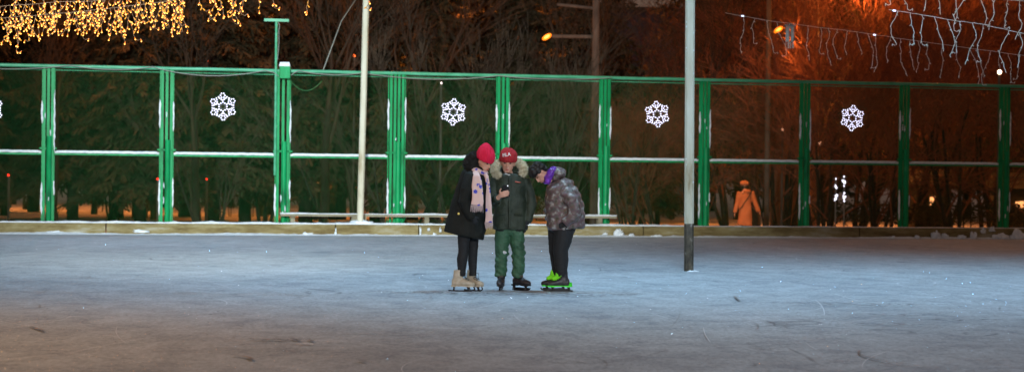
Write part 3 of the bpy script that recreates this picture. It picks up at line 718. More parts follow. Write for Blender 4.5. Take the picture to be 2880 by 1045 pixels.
# street lamps
M['sodium'] = mat('sodium_lamp', (1, .5, .1), .3, emit=(1.0, .20, .004), estr=1.7); M['sodium_core'] = mat('sodium_core', (1, .8, .4), .3, emit=(1.0, .42, .05), estr=2.6)
def street_lamp(px, D, ltop, wd, armlen, lpx, lpy, lb, power):
    g = at(px, 500, D); zb = park_z(Vector((g.x, g.y, 0))); t = thing('street_lamp', lb, 'street lamp', (g.x, g.y, zb - .1))
    mb = MB(); mb.tube([(0, 0, 0), (0, 0, ltop)], [wd / 2 * 1.1, wd / 2 * .9], 10); part('lamp_post', mb, M['concrete_post'], t)
    lp = at(lpx, lpy, D) - t.location
    if armlen:
        mb = MB(); mb.tube([(0, 0, lp.z + .02), (lp.x * .9, 0, lp.z + .02)], .055, 8, hint=(0, 0, 1)); part('lamp_arm', mb, M['concrete_post'], t); mb = MB(); mb.tube([(0, 0, lp.z + .85), (lp.x * .8, 0, lp.z + .95)], .045, 8, hint=(0, 0, 1)); part('upper_arm', mb, M['concrete_post'], t)
    else:
        mb = MB(); mb.tube([(0, 0, lp.z - .1), (lp.x * .9, 0, lp.z + .03)], .03, 8, hint=(0, 0, 1)); part('lamp_arm', mb, M['concrete_post'], t)
    rot = Euler((0, R(-32), 0)).to_matrix()
    mb = MB(); mb.ball((lp.x, .05, lp.z + .03), (.15, .10, .04), 12, 6, rot=rot); hd = part('lamp_head', mb, M['concrete_post'], t, smooth=True)
    mb = MB(); mb.ball((lp.x, 0, lp.z), (.155, .09, .075), 12, 8, m=0, rot=rot); mb.ball((lp.x - .0, -.06, lp.z), (.095, .06, .038), 12, 8, m=1, rot=rot); part('lamp_glass', mb, [M['sodium'], M['sodium_core']], hd, smooth=True)
    q = at(lpx, lpy, D); lamp('street_lamp_light', 'POINT', (q.x - .1, q.y - 2.5, q.z - .5), None, power, SODIUM, .15)
street_lamp(1671, 56, 8.6, .22, 1, 1538, 104, 'grey concrete street lamp with its orange light on a long arm left of the post', 110)
street_lamp(2157, 57, 9.0, .15, 0, 2189, 84, 'thin grey street lamp, glowing orange, standing beyond and right of the straight white pole', 200)
def distant(px, py, D, r, color, strength, name, lb, cat, post=True):
    p = at(px, py, D); zb = park_z(Vector((p.x, p.y, 0))); t = thing(name, lb, cat, (p.x, p.y, zb))
    if post: mb = MB(); mb.tube([(0, 0, 0), (0, 0, p.z - zb)], .035, 6); part('lamp_post', mb, M['concrete_post'], t)
    m = mat(name + '_glass', color, .3, emit=color, estr=strength); mb = MB(); mb.ball((0, -.05, p.z - zb), r, 8, 6); part('lamp_globe', mb, m, t, smooth=True)
RED = (1.0, .02, .01); distant(25, 492, 56, .028, RED, 5, 'signal_lamp', 'small red signal light low behind the cut-off first fence bay', 'signal lamp')
distant(444, 503, 56, .028, RED, 5, 'signal_lamp', 'small red signal light beside the second green fence post', 'signal lamp')
distant(582, 503, 56, .022, RED, 5, 'signal_lamp', 'faint red signal light under the first whole snowflake', 'signal lamp')
distant(583, 173, 60, .035, (1, .12, .03), 4, 'park_lantern', 'dim red-orange lantern high between the trees above the second fence bay', 'lantern')
distant(997, 157, 60, .04, (1, .15, .03), 4, 'park_lantern', 'red-orange lantern high in the trees left of the leaning white pole', 'lantern')
distant(2810, 203, 54, .06, (1, .7, .45), 9, 'park_lantern', 'small pinkish white lantern under the white icicle strings above the last bay', 'lantern')
distant(1241, 234, 50, .025, (1, .8, .8), 4, 'park_lantern', 'tiny pale lantern above left of the snowflake over the pink hat', 'lantern')
distant(2201, 363, 60, .05, (1, .45, .25), 1.6, 'park_lantern', 'faint pinkish lantern in the bay where the walker in the orange-lit coat passes', 'lantern')
distant(2305, 402, 60, .05, (1, .45, .25), 1.6, 'park_lantern', 'faint pinkish lantern left below the rightmost snowflake', 'lantern')
# lit kiosks in the distance
def kiosk(px, py, D, wins, lb):
    p = at(px, py, D); zb = park_z(Vector((p.x, p.y, 0))); t = thing('park_kiosk', lb, 'kiosk', (p.x, p.y, zb)); h = p.z - zb
    M.setdefault('kiosk', noisy('kiosk_boards', [(.3, (.03, .03, .025)), (.7, (.08, .07, .05))], (2, 2, 9), 4, .8)); M.setdefault('lit_window', mat('lit_window', (1, .6, .3), .4, emit=(1, .42, .14), estr=1.6))
    W_ = (max(x for x, _, _ in wins) - min(x for x, _, _ in wins)) / F_PX * D + 1.0
    mb = MB(); mb.box((0, 1.0, h * .5 + .2), (W_, 1.9, h + .4 + .4)); wl = part('kiosk_wall', mb, M['kiosk'], t)
    mb = MB(); mb.tube([(-W_ / 2 - .2, 1, h + .6), (W_ / 2 + .2, 1, h + .6)], 1.35, 3, ry=[.5, .5], hint=(0, 0, 1), phase=R(90)) if False else mb.add([(-W_ / 2 - .2, -.15, h + .55), (W_ / 2 + .2, -.15, h + .55), (W_ / 2 + .2, 2.2, h + .55), (-W_ / 2 - .2, 2.2, h + .55), (-W_ / 2 - .2, 1, h + 1.1), (W_ / 2 + .2, 1, h + 1.1)], [(0, 1, 5, 4), (2, 3, 4, 5), (0, 4, 3), (1, 2, 5), (0, 3, 2, 1)])
    part('roof', mb, M['kiosk'], t)
    for (x, ww, hh) in wins:
        mb = MB(); mb.box((x / F_PX * D, .02, h), (ww, .05, hh)); part('window', mb, M['lit_window'], t)
kiosk(899, 517, 72, [(-28, .16, .24), (-4, .14, .2), (12, .2, .22)], 'dark kiosk with three small lit windows between the junction box and the leaning pole')
kiosk(2628, 565, 66, [(-6, .14, .28), (2, .08, .32), (10, .09, .2)], 'dark kiosk with narrow lit windows right of the rightmost snowflake bay')
kiosk(2870, 575, 66, [(-8, .12, .2), (4, .14, .24)], 'dark kiosk with dim lit windows at the last green post')
# white lit garden figures
M['figure_led'] = mat('figure_led', (.9, .9, 1), .4, emit=(.86, .85, 1), estr=3)
for px, ys, lb in ((2350, ((502, 4), (524, 8), (528, 7), (550, 9), (558, 10), (560, 8)), 'left of two vertical clusters of white garden lights under the rightmost snowflake'), (2374, ((498, 5), (508, 10), (514, 9), (522, 5), (542, 5), (552, 8), (556, 7), (562, 5)), 'right and taller of two vertical clusters of white garden lights under the rightmost snowflake')):
    g = at(px, 560, 49.5); zb = park_z(Vector((g.x, g.y, 0))); t = thing('garden_light_figure', lb, 'garden light', (g.x, g.y, zb)); r_ = random.Random(px)
    mb = MB(); mb.tube([(0, 0, 0), (0, 0, at(px, 498, 49.5).z - zb)], .02, 6)
    for (py, wq) in ys: z = at(px, py, 49.5).z - zb; mb.tube([(-.08, 0, z), (.08, 0, z)], .008, 5, hint=(0, 0, 1))
    part('wire_frame', mb, M['dark_frame'], t)
    for (py, wq) in ys:
        for j in range(max(1, wq // 3)):
            q = at(px + r_.uniform(-wq, wq) * .5, py + r_.uniform(-3, 3), 49.5) - t.location; mb = MB(); mb.ball((q.x, -.03, q.z), (r_.uniform(.010, .022), .012, r_.uniform(.016, .034)), 6, 5); part('led', mb, M['figure_led'], t, smooth=True)
# hanging white tube lantern
g = at(2222, 72, 30.6); t = thing('tube_lantern', 'whitish lantern of two vertical tubes hanging from the lowest white icicle string', 'lantern', g)
M['tube_glass'] = noisy('frosted_tube', [(.35, (.35, .33, .30)), (.6, (.72, .72, .68))], (30, 30, 6), 6, .4)
k_ = 30.6 / F_PX
mb = MB(); mb.box((0, 0, 0), (30 * k_, .05, 4 * k_)); part('bracket', mb, M['dark_frame'], t)
for dx, l1, w_ in ((-7, 46, 11), (7, 46, 10)):
    mb = MB(); mb.tube([(dx * k_, 0, -3 * k_), (dx * k_, 0, -l1 * k_)], w_ / 2 * k_, 10); part('frosted_tube', mb, M['tube_glass'], t, smooth=True)
for dx in (-4, 2, 9):
    mb = MB(); mb.tube([(dx * k_, 0, -47 * k_), (dx * k_, 0, -64 * k_)], 2.2 * k_, 6); part('tube_tail', mb, M['tube_glass'], t)
# far building with the pale sky above its roof
g0_, g1_ = at(1640, 30, 118), at(1935, 30, 118); bh = g0_.z + .5
M['wall_far'] = noisy('far_wall', [(.3, (.10, .11, .17)), (.7, (.17, .18, .26))], (.3, .3, .6), 5, .9); M['dark_glass'] = mat('dark_window', (.02, .02, .03), .2)
fb = thing('far_building', 'dim bluish flat-roofed building behind the trees left of the straight white pole', 'building', ((g0_.x + g1_.x) / 2, 118, -.5)); bw = g1_.x - g0_.x
mb = MB(); mb.box((0, 5, bh / 2), (bw, 10, bh)); part('wall', mb, M['wall_far'], fb)
mb = MB(); mb.box((0, 5, bh + .12), (bw + .5, 10.5, .24)); part('roof', mb, M['concrete_post'], fb)
for fl in range(3):
    for k in range(5):
        mb = MB(); mb.box((-bw / 2 + bw * (k + .5) / 5, -.02, 2 + fl * 2.9), (.9, .06, 1.2)); wn = part('window', mb, M['dark_glass'], fb)
        mb = MB(); mb.box((-bw / 2 + bw * (k + .5) / 5, -.06, 1.36 + fl * 2.9), (1.05, .14, .07)); part('sill', mb, M['concrete_post'], wn)
# clipped dark hedges low on the right
def hedge(px0, px1, D, y0, h, lb, seed):
    a, b = at(px0, 560, D), at(px1, 560, D); zb = park_z(Vector(((a.x + b.x) / 2, D, 0))); t = thing('clipped_hedge', lb, 'hedge', ((a.x + b.x) / 2, D, zb)); r_ = random.Random(seed)
    wd = (b.x - a.x) / 2; fm = MB(); st = MB()
    for k in range(int(wd * 1500)):
        c = Vector((r_.uniform(-wd, wd), r_.uniform(-.35, .35), y0 + (h - y0) * r_.random() + .06 * r_.gauss(0, 1))); e = Vector((r_.uniform(-1, 1), r_.uniform(-1, 1), r_.uniform(-1, 1))) * .06; f = Vector((r_.uniform(-1, 1), r_.uniform(-1, 1), r_.uniform(-1, 1))) * .03
        fm.add([c - e, c + f, c + e, c - f], [(0, 1, 2, 3)])
    for k in range(int(wd * 5)): x = r_.uniform(-wd, wd); st = MB(); st.tube([(x, 0, 0), (x + r_.uniform(-.1, .1), 0, y0 + .3)], .018, 4); part('stem', st, M['bark'], t)
    part('foliage', fm, M['needle'], t)
hedge(2285, 2800, 58, .45, 1.02, 'low dark clipped hedge below the rightmost snowflake bay and the next', 1)
hedge(1230, 1700, 74, .3, 1.2, 'low dark clipped hedge behind the three skaters', 2)
hedge(2840, 3100, 58, .4, 1.0, 'low dark clipped hedge at the cut-off last bay', 3)
hedge(560, 800, 74, .35, 1.15, 'low dark clipped hedge left of the junction box post', 4)

# ------------------------------------------------------------------ people
M['hat_pink'] = noisy('pink_knit', [(.3, (.62, .012, .045)), (.7, (.85, .03, .09))], (60, 60, 8), 4, .85, .5, 120, .15)
M['hat_red'] = noisy('red_knit', [(.3, (.30, .02, .025)), (.7, (.52, .04, .05))], (70, 70, 12), 4, .85, .5, 120, .15)
M['letter'] = mat('white_embroidery', (.8, .75, .75), .7)
M['coat_black'] = noisy('black_quilted_cloth', [(.3, (.004, .005, .004)), (.7, (.015, .016, .013))], (9, 9, 9), 6, .75, .4, 90, .25)
M['coat_green'] = noisy('dark_green_cloth', [(.3, (.012, .020, .012)), (.7, (.034, .046, .028))], (7, 7, 7), 6, .6, .4, 70, .4)
M['trousers'] = noisy('green_trousers', [(.3, (.022, .062, .032)), (.6, (.045, .125, .065)), (.72, (.11, .18, .13))], (6, 6, 9), 6, .6, .4, 60, .4)
M['leggings'] = mat('black_leggings', (.010, .011, .013), .8)
M['gloves'] = mat('black_gloves', (.014, .014, .016), .8)
M['fur_dark'] = mat('dark_fur', (.018, .016, .015), .9); M['fur_cream'] = noisy('cream_fur', [(.3, (.50, .43, .28)), (.7, (.85, .80, .64))], (25, 25, 25), 4, .9)
M['patterned'] = noisy('patterned_jacket', [(.30, (.025, .022, .018)), (.42, (.10, .085, .065)), (.50, (.13, .065, .08)), (.56, (.14, .13, .11)), (.70, (.42, .40, .41))], (17, 17, 17), 6, .5, .4, 50, .5, nrough=.55)
M['purple'] = noisy('purple_satin', [(.3, (.05, .01, .20)), (.7, (.26, .06, .62))], (14, 14, 14), 4, .3, .3, 40, .6)
M['beige_boot'] = noisy('beige_leather', [(.3, (.36, .29, .20)), (.7, (.56, .48, .37))], (14, 14, 14), 5, .45, .2, 50, .5)
M['black_boot'] = noisy('black_leather', [(.3, (.012, .012, .014)), (.7, (.045, .04, .045))], (20, 20, 20), 5, .4, .3, 60, .5)
M['lime'] = mat('lime_lace', (.22, .80, .02), .5); M['lime_sole'] = mat('lime_sole', (.05, .75, .03), .45)
M['blade'] = mat('dark_steel', (.035, .035, .038), .35, metal=.6); M['lace'] = mat('dark_lace', (.06, .055, .04), .7); M['patch'] = mat('grey_knee_patch', (.50, .52, .52), .5)
M['gold'] = mat('brass_button', (.55, .42, .12), .35, metal=.8); M['logo'] = mat('orange_red_logo', (.5, .08, .04), .6)
def scarf_mat():
    m = mat('floral_scarf', (.7, .5, .46), .8); t = m.node_tree; N = t.nodes; L = t.links; b = N["Principled BSDF"]
    tc = N.new('ShaderNodeTexCoord'); v = N.new('ShaderNodeTexVoronoi'); v.inputs['Scale'].default_value = 13; L.new(tc.outputs['Object'], v.inputs['Vector'])
    n = N.new('ShaderNodeTexNoise'); n.inputs['Scale'].default_value = 60; L.new(tc.outputs['Object'], n.inputs['Vector'])
    ad = N.new('ShaderNodeMath'); ad.operation = 'MULTIPLY_ADD'; ad.inputs[1].default_value = .35; L.new(n.outputs['Fac'], ad.inputs[0]); L.new(v.outputs['Distance'], ad.inputs[2])
    cr = N.new('ShaderNodeValToRGB'); e = cr.color_ramp.elements; e[0].position, e[0].color = .44, (.05, .06, .48, 1); e[1].position, e[1].color = .52, (.72, .50, .46, 1)
    L.new(ad.outputs[0], cr.inputs[0]); L.new(cr.outputs[0], b.inputs['Base Color']); return m
M['scarf'] = scarf_mat(); M['fringe'] = mat('scarf_fringe', (.46, .36, .36), .9)
def folds(amp, sx, sz, seed=0):
    def f(p, n):
        q = Vector((p.x * sx + seed, p.y * sx, p.z * sz)); return amp * noise.noise(q) + amp * .5 * noise.noise(q * 2.1 + Vector((5, 1, 2)))
    return f
def put(name, me, parent): return link(name, me, parent)
def fur(name, centres, n, length, material, parent, seed=1):
    """centres: (point, radius) blobs; soft thin hairs leave them in every direction"""
    r_ = random.Random(seed); mb = MB()
    for c, r in centres: mb.ball(c, r * .95, 10, 8)
    for k in range(n):
        c, r = r_.choice(centres); c = Vector(c); d = Vector((r_.gauss(0, 1), r_.gauss(0, 1), r_.gauss(0, 1))).normalized()
        p = c + d * r * .75; e = c + d * (r + length * r_.uniform(.4, 1)) + Vector((r_.gauss(0, 1), r_.gauss(0, 1), r_.gauss(0, 1) - .4)) * length * .25
        s = Vector((r_.gauss(0, 1), r_.gauss(0, 1), r_.gauss(0, 1))).cross(d).normalized() * .0022
        mb.add([p - s, p + s, e], [(0, 1, 2)])
    return part(name, mb, material, parent)
def frame_for(fwd, up):
    f = Vector(fwd).normalized(); u = Vector(up); u = (u - f * u.dot(f)).normalized(); r = f.cross(u) * -1   # local -Y is the face side
    return Matrix((r.cross(Vector((0, 0, 0))) if False else (u.cross(f)) * -1, f * -1, u)).transposed()
def head_rings(mb, c, rot, H=.215, neck=None):
    """head with brow, nose, lips, chin and ears; local -Y is the face"""
    S = H / .215; c = Vector(c)
    def T(x, y, z): return c + rot @ Vector((x * S, y * S, z * S))
    prof = [(-.108, .018, -.066, -.030), (-.098, .034, -.078, -.012), (-.080, .048, -.082, .018), (-.058, .057, -.082, .050), (-.030, .064, -.083, .074), (.0, .070, -.082, .088), (.03, .074, -.084, .095), (.06, .071, -.076, .090), (.085, .056, -.056, .070), (.100, .034, -.030, .042), (.107, .010, -.004, .012)]
    n = 20; o = len(mb.v)
    for (z, hw, yf, yb) in prof:
        for k in range(n):
            a = 2 * math.pi * k / n; x = hw * math.cos(a); s = math.sin(a); y = (yf + yb) / 2 + (yb - yf) / 2 * s
            if s < 0 and -.02 < z < .02 and .018 < abs(x) < .05: y += .010      # eye sockets
            mb.v.append(T(x, y, z))
    for i in range(len(prof) - 1):
        for k in range(n): k2 = (k + 1) % n; mb.f.append((o + i * n + k, o + i * n + k2, o + (i + 1) * n + k2, o + (i + 1) * n + k)); mb.m.append(0)
    mb.f.append(tuple(o + k for k in reversed(range(n)))); mb.m.append(0); e = o + (len(prof) - 1) * n; mb.f.append(tuple(e + k for k in range(n))); mb.m.append(0)
    mb.tube([T(0, -.080, .008), T(0, -.090, -.012), T(0, -.100, -.030), T(0, -.086, -.040)], [.007 * S, .009 * S, .013 * S, .011 * S], 8, hint=(1, 0, 0))
    mb.ball(T(0, -.082, -.062), (.020 * S, .012 * S, .010 * S), 8, 6, rot=rot)
    for sg in (-1, 1): mb.ball(T(sg * .073, .01, -.008), (.010 * S, .020 * S, .031 * S), 8, 6, rot=rot)
    if neck is not None: mb.tube([T(0, .022, -.04), T(0, .026, -.085), Vector(neck)], [.046 * S, .046 * S, .052 * S], 12)
    return T
def face_bits(T, rot, person, S=1.0, gaze=0):
    for sg in (-1, 1):
        mb = MB(); mb.ball(T(sg * .030, -.0735, .002), (.0115, .007, .0065), 8, 6, rot=rot); part('eye', mb, M['eye'], person, smooth=True)
        mb = MB(); mb.tube([T(sg * .014, -.083, .018), T(sg * .030, -.084, .023), T(sg * .046, -.073, .018)], .0035, 5); part('eyebrow', mb, M['hair'], person)
    mb = MB(); mb.ball(T(0, -.0905, -.0615), (.021, .006, .0042), 8, 6, rot=rot); mb.ball(T(0, -.0895, -.0695), (.018, .006, .0046), 8, 6, rot=rot)
    put('lips', soft(mb, .0018, 2, None, M['lip'], 'lips'), person)
def beanie(person, name, c, rot, prof, material, n=26, amp=.004, seed=0, fold=None):
    """prof: (z, x offset, y offset, half width, half depth) in head space, closed at the top"""
    c = Vector(c); mb = MB(); pts = []
    def T(x, y, z): return c + rot @ Vector((x, y, z))
    for (z, ox, oy, rx, ry) in prof:
        for k in range(n): a = 2 * math.pi * k / n; mb.v.append(T(ox + rx * math.cos(a), oy + ry * math.sin(a), z))
    for i in range(len(prof) - 1):
        for k in range(n): k2 = (k + 1) % n; mb.f.append((i * n + k, i * n + k2, (i + 1) * n + k2, (i + 1) * n + k)); mb.m.append(0)
    mb.f.append(tuple(reversed(range(n)))); mb.m.append(0); e = (len(prof) - 1) * n; mb.f.append(tuple(e + k for k in range(n))); mb.m.append(0)
    me = soft(mb, .006, 3, folds(amp, 40, 18, seed), material, name); return put(name, me, person)
def skate(person, toe, heel_dir, top, style, H0=.0):
    """toe: unit direction on the ice; top: (x, y, z) of the ankle opening; boots are built along that direction"""
    f = Vector(toe).normalized(); s = Vector((-f.y, f.x, 0)); top = Vector(top); base = Vector((top.x, top.y, 0)) - f * .015
    def T(a, b, z): return base + f * a + s * b + Vector((0, 0, z + H0))
    bt = {'figure': M['beige_boot'], 'hockey': M['black_boot'], 'lime': M['black_boot']}[style]; zs = .053; hgt = top.z - H0
    mb = MB()
    mb.tube([T(-.005, 0, zs + .03), T(-.01, 0, zs + .09), T(-.005, 0, hgt - .05), T(.005, 0, hgt)], [.047, .044, .042, .048], 14, hint=tuple(s), ry=[.06, .054, .05, .054]) if False else None
    # shaft
    rings = [(.0, .040, .062, zs + .02), (-.004, .040, .060, zs + .06), (-.002, .038, .054, zs + .10), (.004, .040, .054, hgt - .03), (.006, .043, .058, hgt)]
    o = len(mb.v); n = 16
    for (a, hw, hl, z) in rings:
        for k in range(n): q = 2 * math.pi * k / n; mb.v.append(T(a + hl * math.cos(q), hw * math.sin(q), z))
    for i in range(len(rings) - 1):
        for k in range(n): k2 = (k + 1) % n; mb.f.append((o + i * n + k, o + i * n + k2, o + (i + 1) * n + k2, o + (i + 1) * n + k)); mb.m.append(0)
    mb.f.append(tuple(o + k for k in reversed(range(n)))); mb.m.append(0); e = o + (len(rings) - 1) * n; mb.f.append(tuple(e + k for k in range(n))); mb.m.append(0)
    # foot
    L_ = .19
    fr = [(-.068, .022, .035, zs + .040), (-.055, .034, .045, zs + .042), (0, .038, .050, zs + .048), (.06, .042, .044, zs + .044), (.10, .044, .034, zs + .034), (.14, .041, .030, zs + .030), (.168, .030, .024, zs + .026), (.180, .014, .014, zs + .022)]
    o = len(mb.v)
    for (a, hw, hz, z) in fr:
        for k in range(n): q = 2 * math.pi * k / n; mb.v.append(T(a, hw * math.cos(q), z + hz * math.sin(q)))
    for i in range(len(fr) - 1):
        for k in range(n): k2 = (k + 1) % n; mb.f.append((o + i * n + k2, o + i * n + k, o + (i + 1) * n + k, o + (i + 1) * n + k2)); mb.m.append(0)
    mb.f.append(tuple(o + k for k in range(n))); mb.m.append(0); e = o + (len(fr) - 1) * n; mb.f.append(tuple(e + k for k in reversed(range(n)))); mb.m.append(0)
    boot = put('skate_boot', soft(mb, .005, 4, folds(.002, 30, 30), bt, 'skate_boot'), person)
    sm = {'figure': bt, 'hockey': M['blade'], 'lime': M['lime_sole']}[style]
    # sole plate with a raised heel
    mb = MB(); prof = [(-.072, .0), (-.03, .0), (.0, .010), (.06, .006), (.12, .0), (.17, .004)]
    o = len(mb.v)
    for (a, dz) in prof:
        hw = .034 if a < .02 else (.04 if a < .15 else .026)
        for (b, z) in ((-hw, zs + .012), (hw, zs + .012), (hw, zs - .006 + dz), (-hw, zs - .006 + dz)): mb.v.append(T(a, b, z))
    for i in range(len(prof) - 1):
        for k in range(4): k2 = (k + 1) % 4; mb.f.append((o + i * 4 + k, o + i * 4 + k2, o + (i + 1) * 4 + k2, o + (i + 1) * 4 + k)); mb.m.append(0)
    mb.f.append((o, o + 3, o + 2, o + 1)); mb.m.append(0); e = o + (len(prof) - 1) * 4; mb.f.append((e, e + 1, e + 2, e + 3)); mb.m.append(0)
    if style == 'lime': mb.box((0, 0, 0), (0.001, .001, .001)) ; mb.tube([T(-.072, 0, zs + .0), T(-.072, 0, zs + .035), T(-.055, 0, zs + .04)], [.03, .026, .01], 8, hint=tuple(s))
    put('skate_sole', mb.mesh('skate_sole', [sm]), boot)
    # blade: runner with curled toe, and its stanchions
    mb = MB(); th = .0045
    def bar(pts_, r1, r2, q=th): mb.tube([T(a, 0, z) for a, z in pts_], [r1] * len(pts_), 6, ry=[r2] * len(pts_), hint=tuple(s))
    ext = .105 if style != 'hockey' else .085
    run = [(-ext, .009), (-.06, .005), (0, .004), (.08, .004), (.14, .007), (.172, .018), (.182, .033)]
    bar(run, .0075, .006)
    if style == 'figure':
        mb.tube([T(-.045, 0, zs - .004), T(-.045, 0, .03), T(-.05, 0, .008)], [.014, .008, .012], 8, ry=[.024, .006, .006], hint=tuple(s)); mb.tube([T(.11, 0, zs - .002), T(.115, 0, .03), T(.12, 0, .008)], [.02, .014, .02], 8, hint=tuple(s), ry=[.022, .006, .006]); bar([(.165, zs - .002), (.178, .035), (.18, .02)], .007, .006)
    else:
        for a in (-.06, .115): mb.tube([T(a, 0, zs - .004), T(a - .004, 0, .03), T(a, 0, .008)], [.022, .012, .016], 8, ry=[.018, .011, .006], hint=tuple(f))
        bar([(-.08, .024), (.0, .021), (.08, .021), (.16, .026)], .010, .008)
    put('skate_blade', mb.mesh('skate_blade', [M['blade']], smooth=False), boot)
    # laces
    lm = M['lime'] if style == 'lime' else M['lace']; mb = MB(); thick = .0085 if style == 'lime' else .0028
    rows = [(.118, zs + .072), (.098, zs + .083), (.080, zs + .096), (.066, zs + .112), (.060, zs + .132), (.060, zs + .150), (.062, zs + .168), (.064, zs + .186)]
    rows = [(a, z) for a, z in rows if z < hgt - .002]
    for i, (a, z) in enumerate(rows):
        sg = 1 if i % 2 else -1
        if style != 'hockey': mb.tube([T(a - .010, -.026, z - .004), T(a + .002, 0, z + .004), T(a - .010, .026, z + .004)], thick, 5)
        if i and style != 'hockey': mb.tube([T(rows[i - 1][0] - .010, -sg * .026, rows[i - 1][1]), T(a + .004, 0, (z + rows[i - 1][1]) / 2), T(a - .010, sg * .026, z)], thick, 5)
        if style == 'lime':
            for q in (-1, 1): mb.tube([T(a - .012, q * .026, z), T(a - .045, q * .043, z + .006)], .0065, 5)
    if style == 'lime': mb.ball(T(.056, 0, hgt - .035), (.028, .034, .055), 8, 6); mb.tube([T(.062, 0, hgt - .05), T(.07, 0, zs + .10), T(.115, 0, zs + .078)], [.022, .024, .018], 8)
    if style == 'figure':
        for q in (-1, 1): mb.tube([T(.058, 0, hgt - .03), T(.085, q * .03, hgt - .035), T(.075, q * .045, hgt - .07), T(.085, q * .03, hgt - .10)], .0025, 5)
    if style == 'hockey': mb.box(T(.03, 0, zs + .10), (.05, .085, .018))
    put('skate_laces', mb.mesh('skate_laces', [lm]), boot)
    return boot
def hand(mb, wrist, palm, fdir, out, curl=.8, S=1.0, thumb=None, spread=.02):
    """palm block with five separate bent fingers; fdir: where the fingers point, out: back of the hand"""
    w_, p = Vector(wrist), Vector(palm); f = Vector(fdir).normalized(); o = Vector(out); o = (o - f * o.dot(f)).normalized(); s = f.cross(o)
    mb.tube([w_, w_.lerp(p, .5), p, p + f * .030 * S], [.022 * S, .026 * S, .036 * S, .035 * S], 10, ry=[.018 * S, .015 * S, .014 * S, .011 * S], hint=tuple(o))
    for i, (ln, off) in enumerate(((.068, -.029), (.076, -.010), (.070, .009), (.056, .027))):
        a = p + f * .028 * S + s * off * S; pts = [a]; d = f.copy(); rr = [.0088 * S]
        for j, seg in enumerate((.42, .32, .26)):
            ang = curl * (.35 if j == 0 else .62); d = (Matrix.Rotation(-ang, 3, s) @ d).normalized(); pts.append(pts[-1] + d * ln * seg * S); rr.append((.0082, .0074, .0062)[j] * S)
        mb.tube(pts, rr, 7)
    t0 = p - f * .012 * S - s * .026 * S
    td = Vector(thumb).normalized() if thumb is not None else (f * .6 - s * .8 - o * .3).normalized()
    mb.tube([t0, t0 + td * .030 * S, t0 + (td + f * .25).normalized() * .056 * S], [.0125 * S, .0100 * S, .0075 * S], 8)

